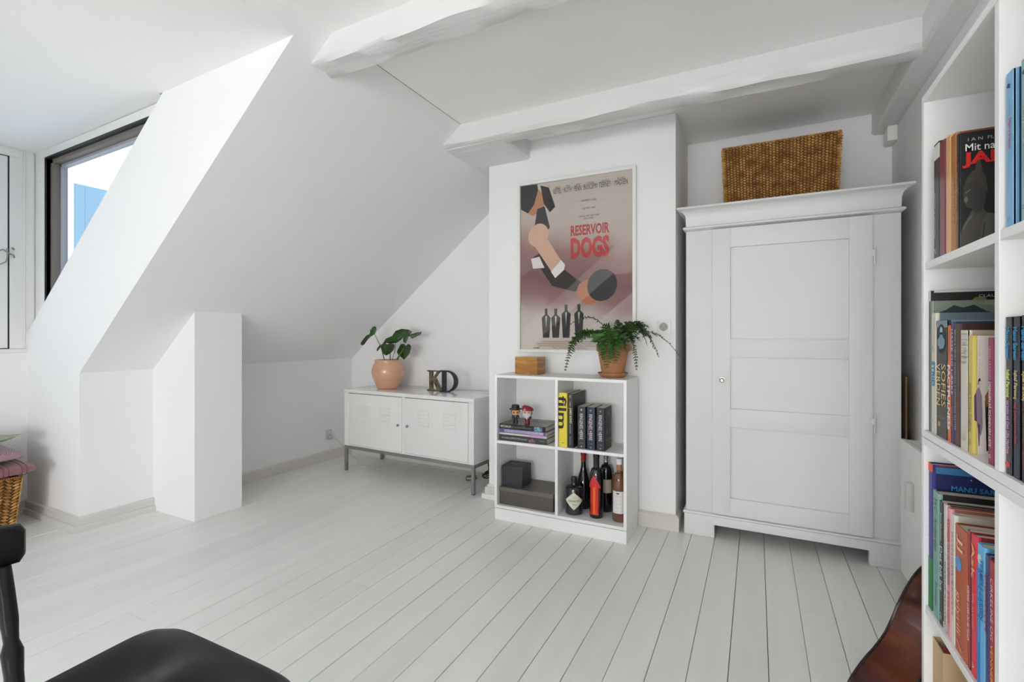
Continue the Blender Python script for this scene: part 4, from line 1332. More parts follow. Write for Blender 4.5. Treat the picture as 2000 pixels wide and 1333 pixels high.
# a plain stand-in for the printed picture: dark mass, warm diagonal bar, dark round, row of four dark bars
INK = flat(44, 41, 44)
DBR = flat(52, 44, 44)
TAN = flat(184, 128, 92)
SKIN = flat(212, 172, 148)
polys = [
    (DBR, [(0.12, 0.44), (0.24, 0.40), (0.40, 0.52), (0.62, 0.64), (0.50, 0.66), (0.30, 0.62)]),
    (INK, [(0.0, 0.0), (0.16, 0.0), (0.17, 0.05), (0.13, 0.12), (0.07, 0.17), (0.0, 0.14)]),
    (TAN, [(0.17, 0.03), (0.22, 0.07), (0.24, 0.12), (0.21, 0.16), (0.12, 0.19), (0.07, 0.17), (0.13, 0.12)]),
    (INK, [(0.19, 0.01), (0.27, 0.03), (0.33, 0.15), (0.28, 0.18), (0.22, 0.12)]),
    (INK, [(0.16, 0.15), (0.23, 0.14), (0.28, 0.27), (0.22, 0.31), (0.13, 0.27)]),
    (SKIN, disc(0.17, 0.31, 0.095, 0.105, rot=0.5)),
    (SKIN, [(0.12, 0.36), (0.25, 0.33), (0.40, 0.49), (0.30, 0.54)]),
    (flat(232, 228, 226), [(0.29, 0.535), (0.385, 0.47), (0.42, 0.50), (0.41, 0.53), (0.33, 0.575)]),
    (flat(226, 214, 216), [(0.10, 0.45), (0.18, 0.44), (0.23, 0.51), (0.12, 0.51)]),
    (flat(178, 112, 80), disc(0.64, 0.665, 0.115, 0.105, rot=0.2)),
    (INK, disc(0.745, 0.63, 0.125, 0.135, rot=0.5)),
]
for i, (x, top) in enumerate(((0.245, 0.755), (0.335, 0.757), (0.43, 0.735), (0.545, 0.735))):
    polys.append((INK, [(x - 0.042, top + 0.055), (x - 0.012, top + 0.035), (x - 0.014, top), (x + 0.014, top), (x + 0.012, top + 0.035), (x + 0.042, top + 0.055), (x + 0.030, 0.93), (x - 0.030, 0.93)]))
    polys.append((flat(196, 190, 186), [(x - 0.008, top + 0.045), (x + 0.008, top + 0.045), (x, top + 0.12)]))
shapes(pr_, 'print_shapes', polys, PT, (0, -1, 0), 0.00008, 0.0001)


def ptext(body, u, v, L, Ht, col, off=0.0):
    p = PT(u, v)
    return lettering(body, pr_, flat(*col), (p[0], -0.0118, p[2]), (1, 0, 0), (0, 0, 1), L * iw, Ht * ih, 'print_lettering', off=off)


for first, last, u, L in (('HARVEY', 'KEITEL', 0.350, 0.075), ('TIM', 'ROTH', 0.445, 0.065), ('CHRIS', 'PENN', 0.535, 0.062), ('STEVE', 'BUSCEMI', 0.645, 0.110), ('LAWRENCE', 'TIERNEY', 0.770, 0.100), ('MICHAEL', 'MADSEN', 0.905, 0.105)):
    ptext(last, u, 0.0590, L, 0.030, (48, 44, 44))
    ptext(first, u, 0.0380, L * 0.62, 0.010, (70, 64, 64))
for u in (0.40, 0.49, 0.585, 0.705):
    ptext('\u2022', u, 0.054, 0.008, 0.005, (48, 44, 44))
ptext('AND', 0.838, 0.052, 0.018, 0.006, (48, 44, 44))
ptext('FOUR PERFECT KILLERS.', 0.632, 0.136, 0.135, 0.010, (70, 62, 60))
ptext('ONE PERFECT CRIME.', 0.632, 0.182, 0.115, 0.010, (70, 62, 60))
ptext('NOW ALL THEY HAVE TO FEAR', 0.635, 0.226, 0.170, 0.010, (70, 62, 60))
ptext('IS EACH OTHER.', 0.632, 0.241, 0.085, 0.009, (70, 62, 60))
REDI = (178, 48, 54)
ptext('RESERVOIR', 0.640, 0.305, 0.335, 0.062, REDI, 0.03)
ptext('DOGS', 0.640, 0.408, 0.335, 0.125, (188, 62, 64), 0.05)
for k, (v, L, s__) in enumerate(((0.952, 0.52, 'A FILM PRODUCTION IN ASSOCIATION WITH STARRING AND PRESENTING'), (0.965, 0.62, 'EDITED BY COSTUME DESIGNER PRODUCTION DESIGNER DIRECTOR OF PHOTOGRAPHY CO-PRODUCER'),
                         (0.978, 0.58, 'EXECUTIVE PRODUCERS PRODUCED BY WRITTEN AND DIRECTED BY'), (0.990, 0.30, 'ALL RIGHTS RESERVED'))):
    ptext(s__, 0.46, v, L, 0.0075, (110, 84, 78))
ptext('MIRAMAX', 0.155, 0.992, 0.06, 0.007, (40, 38, 38), 0.01)
MB().box(-iw / 2, iw / 2, -0.0165, -0.0150, -ih / 2, ih / 2).build('picture_glass', PICGLASS, po)

# ------------------------------------------------------------------ sockets and cables
so = thing('wall_socket', 'white wall socket with earth pin beside the wardrobe, right of the poster', 'socket', (-0.448, 2.6995, 1.092))
MB().box(-0.037, 0.037, -0.010, 0, -0.037, 0.037).build('socket_plate', WHITEP, so, bevel=0.003, segs=2)
MB().box(-0.027, 0.027, -0.0125, -0.009, -0.027, 0.027).build('socket_insert', WHITEP, so, bevel=0.002)
MB().lathe([(0.021, -0.0128), (0.0215, -0.0135), (0.0225, -0.0135), (0.023, -0.0126)], 28, axis='y').build('socket_ring', mat('socket_groove_grey', (0.35, 0.35, 0.35), 0.5), so)
for x, z in ((-0.009, 0.002), (0.009, 0.002), (0.0, -0.012)):
    MB().lathe([(0.0022, -0.0131), (0.0022, -0.0125)], 10, (x, 0, z), axis='y').build('socket_hole', BLACKP, so)
s2 = thing('wall_socket', 'small wall socket low on the knee wall, left of the metal cabinet', 'socket', (KX + 0.0005, 2.93, 0.205))
MB().box(0, 0.009, -0.032, 0.032, -0.032, 0.045).build('socket_plate', mat('grey_white_plastic', (0.62, 0.62, 0.61), 0.35), s2, bevel=0.003)
pg = thing('plug', 'grey-white plug pushed into the low socket, trailing a thin cable', 'plug', (KX + 0.010, 2.935, 0.190))
MB().lathe([(0.017, 0.0), (0.018, 0.010), (0.012, 0.028), (0.005, 0.034)], 14, axis='x').build('plug_body', mat('plug_grey', (0.45, 0.45, 0.44), 0.4), pg)
MB().tube([(0.032, 0, 0), (0.05, 0.03, -0.02), (0.07, 0.09, -0.09), (0.12, 0.14, -0.178), (0.22, 0.10, -0.186), (0.36, -0.03, -0.187), (0.52, 0.02, -0.187), (0.66, 0.10, -0.187), (0.80, 0.09, -0.187), (1.0, 0.17, -0.187), (1.15, 0.15, -0.187)], 0.0022, 6) \
    .build('cable', mat('thin_white_cable', (0.5, 0.49, 0.46), 0.5), pg)
ps = thing('power_strip', 'small black power adapter lying on the floor behind the cabinet leg', 'power adapter', (-1.845, 2.985, 0.0), (0, 0, R(25)))
MB().box(-0.035, 0.035, -0.022, 0.022, 0, 0.028).build('housing', BLACKP, ps, bevel=0.004, segs=2)
MB().box(-0.030, 0.005, -0.0235, -0.0215, 0.007, 0.021).build('socket_face', mat('adapter_grey_face', (0.25, 0.25, 0.25), 0.4), ps)
MB().lathe([(0.0045, 0), (0.005, 0.004), (0.004, 0.007)], 10, (0.036, 0, 0.012), axis='x').build('red_switch', mat('red_switch_plastic', (0.5, 0.02, 0.02), 0.4), ps)
bc_ = MB()
for k in range(4):
    o_ = k * 0.012
    bc_.tube([(0.03 * math.cos(q * 0.7 + k) + 0.006 * k, 0.016 * math.sin(q * 0.9 + k), 0.012 + o_ * 0.9 + 0.03 * (1 + math.sin(q * 0.7 + k * 1.7)) * 0.6) for q in range(0, 12)], 0.0042, 6)
bc_.tube([(0, 0, 0.03), (0.012, 0.01, 0.08), (0.0, 0.02, 0.125), (-0.01, 0.03, 0.16)], 0.005, 6)
cbl = bc_.build('cable_bundle', BLACKP, loc=(-1.735, 3.02, 0.006))
tag(cbl, 'coiled bundle of black cable on the floor behind the cabinet, right of its adapter', 'cable')

# ------------------------------------------------------------------ radiator
ra = thing('radiator', 'white panel radiator with a top grille on the right wall beside the wardrobe', 'radiator', (0.535, 1.75, 0.068))
RL = 0.78
MB().box(0, 0.012, 0, RL, 0, 0.548).box(0.012, 0.088, RL - 0.004, RL, 0.01, 0.545).box(0.012, 0.088, 0, 0.004, 0.01, 0.545).box(0.078, 0.09, 0.004, RL - 0.004, 0.01, 0.53).build('radiator_panel', TRIM, ra, bevel=0.003, segs=2)
gr = MB()
for k in range(4):
    gr.box(0.014 + k * 0.021, 0.0165 + k * 0.021, 0.006, RL - 0.006, 0.538, 0.547)
for k in range(31):
    y = 0.01 + k * (RL - 0.02) / 30
    gr.box(0.012, 0.080, y, y + 0.0025, 0.536, 0.545)
gr.build('grille', TRIM, ra, smooth=False)
MB().box(0.090, 0.103, 0.15, 0.18, 0.1, 0.5).box(0.090, 0.103, 0.6, 0.63, 0.1, 0.5).build('wall_bracket', STEEL, ra)
hm = MB().prism([(-0.020, 0.0), (0.020, 0.0), (0.020, -0.010), (0.010, -0.022), (-0.010, -0.022), (-0.020, -0.010)], 'z', 0, 0.108)
hm.xf(Matrix.Translation((0.0, 0.61, 0.30)) @ Matrix.Rotation(R(-90), 4, 'Z'))
hm.build('heat_meter', mat('grey_white_meter', (0.60, 0.60, 0.585), 0.4), ra, bevel=0.003, segs=2)

# ------------------------------------------------------------------ tall shelving on the right (two stacked units)
SX, SY1, SW, SD = 0.330, 1.382, 0.755, 0.285
rs = thing('bookcase', 'white bookcase of two stacked square units full of books at the right edge', 'bookcase', (SX, SY1, 0), (0, 0, R(-90)))
# local x runs towards the camera, local y into the wall
lo = bookcase_unit(rs, SW, SD, 0.066, 0.8195, 0.4495, None)
bookcase_unit(rs, SW, SD, 0.8205, 1.577, 1.2065, None)
MB().box(0.002, SW - 0.002, 0.0, 0.016, 0, 0.064).box(0.002, 0.018, 0.016, SD, 0, 0.064).box(SW - 0.018, SW - 0.002, 0.016, SD, 0, 0.064).build('plinth', SHELFW, rs)
for x_, z_ in ((T + 0.0005, 1.445), ):
    MB().lathe([(0.0028, -0.0006), (0.0028, 0.0002)], 10, (0.3, 0.28, 1.37), axis='y').build('peg_hole', BLACKP, rs)

RROT = (0, 0, R(-90))


def rbook(label, y_far, y_near, z0, ztop, xs, d, spine, side=None, hard=True, texts=(), group='books', bands=(), coat=0.2):
    return book(label, (xs, y_far - 0.0003, z0), RROT, y_far - y_near - 0.0006, d, ztop - z0, spine, side, hard, texts, group, None, bands, coat)


ZA = 0.8205 + T + BS
GA = 'books in the middle compartment of the tall bookcase'
A = [
    ('tall black book with a white spine cap, behind the grey-green painted one', 1.3640, 1.3525, 1.143, 0.26, (30, 30, 32), (20, 20, 20), True, (('DEN STORE KLASSIKER BOG OM KUNST', 0.2, 0.9, 0.3, 0.65, (150, 150, 150)),), ((0.925, 0.998, (205, 205, 200)),)),
    ('thin grey-green picture book with a painted landscape cover, second from the left', 1.3520, 1.3435, 1.120, 0.25, (112, 124, 112), (122, 136, 118), False, (), ()),
    ('cream paperback spine with blue capitals, beside the portrait-spined black book', 1.3425, 1.3112, 1.093, 0.24, (212, 207, 192), (98, 120, 128), True, (('STRID', 0.40, 0.61, 0.20, 0.78, (20, 140, 205), 0.03), ('JAN OLSEN', 0.06, 0.24, 0.35, 0.62, (190, 184, 170)), ('SAGA', 0.27, 0.32, 0.3, 0.6, (120, 116, 110)), ('g', 0.88, 0.91, 0.35, 0.55, (140, 140, 130))), ()),
    ('thick black paperback spine with a pale oval portrait and gold capitals', 1.3110, 1.2442, 1.076, 0.14, (52, 50, 48), (120, 146, 156), False, (('SOFIES', 0.37, 0.73, 0.52, 0.90, (222, 205, 140)), ('VERDEN', 0.37, 0.73, 0.08, 0.42, (222, 205, 140)), ('JOSTEIN', 0.795, 0.812, 0.16, 0.74, (140, 120, 90)), ('GAARDER', 0.82, 0.837, 0.1, 0.80, (140, 120, 90))), ()),
    ('orange paperback spine with bold white capitals', 1.2440, 1.2242, 1.065, 0.14, (226, 104, 44), (36, 40, 80), False, (('FACTFULNESS', 0.34, 0.90, 0.15, 0.92, (240, 236, 230), 0.03), ('HANS ROSLING', 0.04, 0.30, 0.55, 0.80, (60, 40, 60))), ()),
    ('thin indigo spine with white slanted lettering, between the orange and brown books', 1.2240, 1.2072, 1.072, 0.15, (56, 54, 100), (48, 48, 82), True, (('HASSE OG L\u00c6RKE', 0.06, 0.60, 0.15, 0.8, (215, 215, 225)), ('MELODI', 0.7, 0.86, 0.3, 0.6, (200, 180, 60))), ()),
    ('dark brown hardback with a gold lettered spine', 1.2070, 1.1762, 1.067, 0.15, (72, 38, 34), (56, 24, 22), True, (('BENNI & HENRY ANDERSEN: JULEMANDENS DATTER', 0.05, 0.88, 0.08, 0.36, (200, 190, 150)),), ()),
    ('off-white paperback with small framed lettering down its spine', 1.1760, 1.1392, 1.055, 0.145, (214, 206, 194), (176, 164, 140), False, (('H F V R E', 0.10, 0.28, 0.2, 0.8, (160, 154, 144)), ('LADY  CHATTERLEY', 0.86, 0.93, 0.2, 0.8, (200, 190, 178))), ()),
    ('yellow spined diary with a woman in a purple coat on its white cover', 1.1390, 1.1162, 1.045, 0.14, (204, 186, 92), (222, 214, 206), True, (('Anne Franks Dagbog', 0.40, 0.82, 0.25, 0.75, (96, 80, 50)), ('ab', 0.88, 0.93, 0.3, 0.7, (110, 100, 60))), ()),
    ('raspberry red paperback with white capitals, last of its compartment by the divider', 1.0570, 1.0322, 1.042, 0.14, (150, 44, 84), (156, 44, 86), False, (('LEON LEYSON', 0.07, 0.33, 0.3, 0.62, (214, 150, 170)), ('DRENGEN P\u00c5 SCHINDLERS LISTE', 0.35, 0.86, 0.25, 0.72, (240, 228, 230), 0.01), ('G', 0.92, 0.95, 0.3, 0.6, (230, 200, 210))), ()),
]
for i, (lab, yf, yn, zt, dd, sp_, sd_, hd, tx, bd_s) in enumerate(A):
    b = rbook(lab, yf, yn, ZA, zt, 0.337 if i not in (0,) else 0.338, dd if dd < 0.27 else 0.26, sp_, sd_, hd, tx, GA, bd_s)
    th, hh = yf - yn - 0.0006, zt - ZA
    if i == 0:
        lettering('CLAUS', b, flat(200, 200, 200), (th + 0.0012, 0.095, hh - 0.014), (0, 1, 0), (0, 0, 1), 0.032, 0.0055, 'cover_lettering')
        shapes(b, 'cover_print', [(flat(120, 118, 60), [(0.30 + 0.045 * math.cos(a), 0.93 + 0.018 * math.sin(a)) for a in [k * 0.52 for k in range(12)]]),
                                  (flat(205, 205, 200), [(0.0, 0.985), (1, 0.985), (1, 0.999), (0, 0.999)])], lambda u, v: (th, 0.006 + 0.25 * u, hh * v), (1, 0, 0))
    if i == 1:
        shapes(b, 'cover_print', [(flat(30, 50, 62), [(0.0, 0.90), (0.08, 0.93), (0.14, 0.965), (0.20, 0.945), (0.28, 0.965), (0.36, 0.92), (0.42, 0.90)]),
                                  (flat(104, 62, 36), [(0.62, 0.90), (0.63, 0.94), (0.68, 0.975), (0.76, 0.985), (0.9, 0.985), (0.95, 0.90)]),
                                  (flat(142, 158, 128), [(0.3, 0.975), (0.42, 0.955), (0.55, 0.985), (0.4, 0.997)])], lambda u, v: (th, 0.006 + 0.23 * u, hh * v), (1, 0, 0))
    if i == 3:
        ov = MB()
        n_ = 20
        ov.add([(th * (0.5 + 0.40 * math.cos(k * 2 * math.pi / n_)), -0.0004, hh * (0.845 + 0.125 * math.sin(k * 2 * math.pi / n_))) for k in range(n_)], [tuple(range(n_))], 0)
        ov.add([(th * (0.50 + 0.13 * math.cos(k * 2 * math.pi / n_)), -0.0007, hh * (0.912 + 0.034 * math.sin(k * 2 * math.pi / n_))) for k in range(n_)], [tuple(range(n_))], 1)
        ov.add([(th * x, -0.0007, hh * z) for x, z in ((0.44, 0.90), (0.56, 0.90), (0.62, 0.868), (0.82, 0.835), (0.82, 0.80), (0.70, 0.765), (0.40, 0.755), (0.17, 0.79), (0.16, 0.83), (0.38, 0.868))], [tuple(range(10))], 2)
        ov.build('portrait_print', [flat(22, 22, 22), flat(170, 190, 196), flat(122, 152, 166)], b)
        MB().lathe([(0.0055, -0.0006), (0.0055, 0.0)], 16, (th * 0.3, 0, 0.026), axis='y').build('publisher_mark', flat(196, 160, 110), b)
        MB().box(0.0004, th - 0.0004, -0.0003, 0.0004, hh * 0.94, hh - 0.0008).build('spine_band', flat(120, 146, 156), b)
    if i == 7:
        for k in range(5):
            z_ = hh * (0.965 - k * 0.047)
            MB().box(th * 0.06, th * 0.94, -0.0004, 0.0003, z_, z_ + 0.0012).build('spine_rule', flat(150, 144, 134), b)
    if i == 8:
        C1 = lambda u, v: (th, 0.0006 + 0.0235 * u, hh * v * 0.80)
        shapes(b, 'cover_print', [
            (flat(88, 52, 92), [(0.03, 0.62), (0.22, 0.68), (0.42, 0.60), (0.45, 0.40), (0.38, 0.34), (0.05, 0.36)]),
            (flat(132, 122, 132), [(0.14, 0.67), (0.30, 0.72), (0.46, 0.62), (0.50, 0.30), (0.40, 0.20), (0.20, 0.30)]),
            (flat(96, 48, 96), [(0.22, 0.34), (0.36, 0.32), (0.32, 0.10), (0.28, 0.09)]),
            (flat(208, 184, 174), [(0.26, 0.71), (0.36, 0.71), (0.38, 0.76), (0.33, 0.79), (0.27, 0.77)]),
            (flat(40, 32, 34), [(0.22, 0.74), (0.25, 0.795), (0.33, 0.81), (0.39, 0.79), (0.37, 0.775), (0.28, 0.77), (0.25, 0.73)]),
            (flat(28, 24, 30), [(0.62, 0.58), (0.85, 0.64), (0.98, 0.60), (0.98, 0.06), (0.70, 0.05), (0.66, 0.3)]),
            (flat(150, 92, 48), [(0.60, 0.62), (0.80, 0.68), (0.98, 0.67), (0.98, 0.60), (0.70, 0.50)])], C1, (1, 0, 0))
        lettering('ANNE FRANK', b, flat(200, 178, 170), (th + 0.001, 0.008, hh * 0.80), (0, 0, -1), (0, 1, 0), 0.07, 0.0025, 'cover_lettering')
GBk = 'books in the near compartment of the tall bookcase'
for (lab, yf, yn, zt, sp_, tx) in (
        ('slim black paperback with a small red heart, first right of the divider', 1.0110, 0.9985, 1.088, (34, 34, 36), (('AFTENSTJERNEN', 0.2, 0.42, 0.3, 0.6, (90, 90, 90)), ('LONE M\u00d8LLER', 0.82, 0.96, 0.3, 0.6, (110, 110, 110)), ('\u2022', 0.50, 0.54, 0.05, 0.95, (205, 40, 50)))),
        ('charcoal youth novel spine with blue, yellow and pink lettering, leftmost of its three-book set', 0.9940, 0.9712, 1.073, (50, 52, 60), (('Manu Sareen', 0.065, 0.27, 0.15, 0.75, (40, 150, 205), 0.03), ('Iqbal Farooq', 0.335, 0.51, 0.15, 0.75, (222, 220, 70), 0.03), ('og julen p\u00e5 Den Lille Havfrue', 0.53, 0.87, 0.2, 0.7, (214, 130, 190), 0.02), ('\u2022', 0.92, 0.955, 0.1, 0.8, (215, 60, 70)))),
        ('dark navy youth novel spine with blue, beige and red lettering, second of its set', 0.9700, 0.9472, 1.073, (34, 37, 56), (('Manu Sareen', 0.065, 0.27, 0.15, 0.75, (40, 150, 205), 0.03), ('Iqbal Farooq', 0.335, 0.51, 0.15, 0.75, (212, 190, 130), 0.03), ('og julesvineriet', 0.53, 0.79, 0.2, 0.7, (190, 54, 70), 0.02))),
        ('black youth novel spine with blue, beige and brown-red lettering, nearest of its set', 0.9450, 0.9222, 1.074, (36, 34, 38), (('Manu Sareen', 0.065, 0.27, 0.15, 0.75, (40, 150, 205), 0.03), ('Iqbal Farooq', 0.335, 0.51, 0.15, 0.75, (212, 190, 130), 0.03), ('og den sorte Pjerrot', 0.53, 0.92, 0.2, 0.7, (130, 50, 52), 0.02)))):
    rbook(lab, yf, yn, ZA, zt, 0.337, 0.15, sp_, None, False, tx, GBk)

ZCc = 0.4495 + BS
GC = 'books in the lower compartment of the tall bookcase'
Cb = [
    ('tall navy picture book with a starry cover and an orange spine cap', 1.3658, 1.3392, 0.767, 0.255, (48, 46, 128), (12, 24, 88), True, (('Iqbal Farooq og den sorte Pjerrot', 0.18, 0.92, 0.12, 0.38, (150, 140, 220)),), ((0.0, 0.35, (22, 122, 50)), (0.945, 0.999, (232, 88, 36)))),
    ('wide sea green hardback spine with grey italic lettering', 1.3370, 1.2963, 0.715, 0.22, (124, 170, 162), (20, 20, 22), True, (('H.C. Andersen', 0.06, 0.48, 0.25, 0.75, (60, 78, 80)), ('Eventyr', 0.72, 0.92, 0.3, 0.75, (60, 78, 80)), ('tegninger', 0.5, 0.66, 0.4, 0.55, (104, 146, 140))), ()),
    ('charcoal spine with large white italic lettering, right of the sea green one', 1.2960, 1.2712, 0.704, 0.20, (50, 50, 52), (40, 40, 42), False, (('Bent Jakobsen', 0.09, 0.32, 0.35, 0.7, (215, 215, 215), 0.01), ('Det bl\u00e5 lys', 0.36, 0.72, 0.15, 0.85, (205, 225, 232), 0.01), ('(4)', 0.90, 0.95, 0.3, 0.7, (220, 220, 220))), ()),
    ('worn white jacket over black, thin book beside the pink spine', 1.2710, 1.2522, 0.706, 0.20, (205, 200, 190), (60, 52, 50), True, (('BJARNE REUTER', 0.45, 0.95, 0.45, 0.9, (60, 50, 52)),), ((0.0, 0.06, (190, 186, 178)),)),
    ('pink spined children\'s book with blue and red capitals', 1.2500, 1.2292, 0.705, 0.21, (226, 152, 162), (156, 84, 70), True, (('KONGER', 0.09, 0.27, 0.2, 0.8, (192, 40, 60), 0.02), ('FOLK OG HUNDREDER', 0.28, 0.60, 0.2, 0.8, (70, 64, 110)), ('BARBAREN', 0.65, 0.9, 0.2, 0.8, (200, 80, 80))), ()),
    ('off-white spine with grey capitals between the pink and rust orange books', 1.2290, 1.2072, 0.700, 0.22, (216, 212, 204), (186, 180, 166), True, (('KONGER\u00c6KKEN', 0.14, 0.78, 0.3, 0.7, (120, 112, 122)),), ()),
    ('thick rust orange hardback spine with a blue oval and cream strokes', 1.2070, 1.1462, 0.688, 0.20, (182, 82, 40), (150, 60, 32), True, (('JJ', 0.07, 0.19, 0.2, 0.7, (232, 192, 150)), ('gylyrili', 0.52, 0.85, 0.1, 0.5, (232, 192, 150)), ('/', 0.90, 0.96, 0.2, 0.6, (230, 150, 110))), ()),
    ('dark red spine with white slanted capitals, left of the bright red one', 1.1460, 1.1302, 0.697, 0.16, (146, 34, 42), (150, 40, 46), False, (('NORDISKE GUDER OG HELTESAGN', 0.40, 0.80, 0.15, 0.75, (236, 226, 222), 0.01),), ()),
    ('bright red spine with peach script lettering', 1.1300, 1.1052, 0.697, 0.19, (210, 48, 66), (140, 22, 34), True, (('Ask', 0.06, 0.32, 0.2, 0.8, (240, 168, 120), 0.02), ('Elle eventyr', 0.42, 0.68, 0.25, 0.7, (238, 150, 160)), ('A', 0.91, 0.95, 0.3, 0.7, (240, 200, 180))), ()),
    ('light and dark blue spine with a white badge, right of the red ones', 1.1020, 1.0712, 0.691, 0.19, (96, 176, 224), (90, 160, 184), True, (('STAMPLE LARSEN', 0.10, 0.52, 0.45, 0.85, (16, 98, 176), 0.02), ('Sjov for hele familien', 0.2, 0.7, 0.2, 0.38, (170, 215, 240))), ()),
    ('dark blue and red spine with pale lettering near the divider', 1.0710, 1.0542, 0.684, 0.18, (60, 60, 112), (50, 58, 110), True, (('DRAGEN', 0.15, 0.55, 0.1, 0.5, (190, 40, 80), 0.04), ('Flemming Quist', 0.56, 0.85, 0.2, 0.6, (150, 146, 190))), ()),
    ('red spine with pale and yellow lettering touching the divider', 1.0530, 1.0342, 0.681, 0.18, (176, 42, 44), (172, 44, 44), True, (('CIRKELINE OG', 0.12, 0.55, 0.3, 0.85, (222, 205, 200)), ('VENNERNE', 0.58, 0.95, 0.3, 0.85, (238, 176, 60))), ()),
]
for i, (lab, yf, yn, zt, dd, sp_, sd_, hd, tx, bd_s) in enumerate(Cb):
    b = rbook(lab, yf, yn, ZCc, zt, 0.338, dd, sp_, sd_, hd, tx, GC, bd_s)
    th, hh = yf - yn - 0.0006, zt - ZCc
    if i == 0:
        lettering('MANU SAREEN', b, flat(40, 132, 190), (th + 0.0018, 0.078, hh - 0.047), (0, 1, 0), (0, 0, 1), 0.094, 0.0110, 'cover_lettering', off=0.02)
        st_ = [(flat(48, 112, 158), [(0.0, 0.94), (1, 0.94), (1, 0.985), (0, 0.985)]), (flat(150, 40, 36), [(0.0, 0.992), (1, 0.992), (1, 1.0), (0, 1.0)])]
        rr = random.Random(4)
        for k in range(9):
            u, v = rr.uniform(0.03, 0.95), rr.uniform(0.74, 0.93)
            st_.append((flat(230, 235, 245), [(u, v), (u + 0.008, v), (u + 0.008, v + 0.005), (u, v + 0.005)]))
        shapes(b, 'cover_print', st_, lambda u, v: (th, 0.006 + 0.245 * u, hh * v), (1, 0, 0))
    if i == 6:
        MB().add([(th * (0.32 + 0.26 * math.cos(k * math.pi / 10)), -0.0005, hh * (0.70 + 0.055 * math.sin(k * math.pi / 10))) for k in range(20)], [tuple(range(20))]).build('spine_emblem', flat(92, 152, 214), b)
    if i == 9:
        MB().add([(th * (0.38 + 0.28 * math.cos(k * math.pi / 10)), -0.0005, hh * (0.895 + 0.032 * math.sin(k * math.pi / 10))) for k in range(20)], [tuple(range(20))]).build('spine_emblem', flat(205, 222, 214), b)
        MB().box(0.0004, th * 0.42, -0.0003, 0.0004, 0, hh * 0.82).build('spine_band', flat(20, 128, 196), b)

ZE = 1.2065 + BS
GE = 'books in the top compartment of the tall bookcase'
E = [
    ('black spine with a white cap in the top compartment, farthest left', 1.3190, 1.2832, 1.447, 0.19, (26, 26, 30), (16, 16, 16), (('JAMES BOND  007  NIELS EN DENNIS', 0.42, 0.82, 0.18, 0.40, (200, 200, 200)), ('pf', 0.92, 0.96, 0.2, 0.5, (200, 200, 200))), ((0.86, 0.985, (214, 212, 204)),)),
    ('wine red cloth spine between the black and tan ones, top compartment', 1.2830, 1.2482, 1.439, 0.19, (122, 34, 52), (104, 30, 44), (), ()),
    ('tan paper spine in the top compartment', 1.2460, 1.2192, 1.436, 0.19, (212, 168, 110), (190, 140, 80), (), ()),
    ('golden brown glossy spine, left of the black statue cover', 1.2190, 1.1902, 1.429, 0.19, (172, 104, 30), (130, 72, 22), (('ORIENT', 0.32, 0.8, 0.7, 0.9, (80, 40, 20)),), ()),
]
for (lab, yf, yn, zt, dd, sp_, sd_, tx, bd_s) in E:
    rbook(lab, yf, yn, ZE, zt, 0.335, dd, sp_, sd_, True, tx, GE, bd_s, coat=0.5)
b = rbook('black book with a dark stone statue on its glossy front cover, top compartment', 1.1890, 1.1760, ZE, 1.421, 0.335, 0.155, (14, 13, 14), (8, 8, 9), False, (('FLEMING', 0.2, 0.75, 0.3, 0.7, (190, 80, 30)),), GE, (), 0.5)
hh = 1.421 - ZE
th = 0.0124
CW = 0.148
CV = lambda u, v: (th, 0.001 + CW * u * 0.34, hh * v * 0.86 + (0.14 * hh * max(0, v - 0.98) * 50 if v > 0.98 else 0))
DK, MD, LT = flat(52, 50, 47), flat(74, 70, 64), flat(100, 94, 86)
shapes(b, 'cover_print', [
    (MD, [(0.0, 0.0), (0.02, 0.14), (0.12, 0.24), (0.36, 0.38), (0.42, 0.44), (0.60, 0.44), (0.70, 0.36), (0.95, 0.30), (1.0, 0.0)]),
    (DK, [(0.12, 0.62), (0.10, 0.54), (0.13, 0.46), (0.20, 0.41), (0.34, 0.39), (0.45, 0.33), (0.62, 0.36), (0.70, 0.44), (0.76, 0.56), (0.74, 0.68), (0.66, 0.74), (0.54, 0.76), (0.36, 0.76), (0.2, 0.70)]),
    (flat(62, 56, 48), [(0.14, 0.64), (0.20, 0.70), (0.36, 0.77), (0.56, 0.77), (0.68, 0.73), (0.76, 0.62), (0.80, 0.54), (0.70, 0.58), (0.52, 0.66), (0.30, 0.66)]),
    (flat(70, 62, 54), [(0.42, 0.76), (0.46, 0.85), (0.52, 0.92), (0.58, 0.85), (0.64, 0.76)]),
    (LT, [(0.12, 0.50), (0.20, 0.52), (0.24, 0.48), (0.18, 0.45), (0.13, 0.47)]),
    (LT, [(0.15, 0.56), (0.30, 0.59), (0.30, 0.575), (0.16, 0.545)]),
    (LT, [(0.08, 0.20), (0.20, 0.28), (0.34, 0.33), (0.36, 0.315), (0.22, 0.26), (0.10, 0.18)]),
    (flat(86, 82, 76), [(0.55, 0.12), (0.62, 0.26), (0.80, 0.34), (0.97, 0.32), (0.97, 0.02), (0.60, 0.0)]),
    (DK, [(0.58, 0.02), (0.66, 0.24), (0.70, 0.24), (0.63, 0.02)]),
    (MD, [(0.9, 0.0), (0.9, 0.32), (2.7, 0.34), (2.7, 0.0)])], CV, (1, 0, 0))
lettering('I A N  FLEMING', b, flat(175, 175, 175), (th + 0.0032, 0.012 + 0.0325, hh * 0.930), (0, 1, 0), (0, 0, 1), 0.065, 0.0060, 'cover_lettering')
lettering('Mit navn er', b, flat(225, 225, 220), (th + 0.0032, 0.0085 + 0.038, hh * 0.862), (0, 1, 0), (0, 0, 1), 0.076, 0.0135, 'cover_lettering', off=0.01)
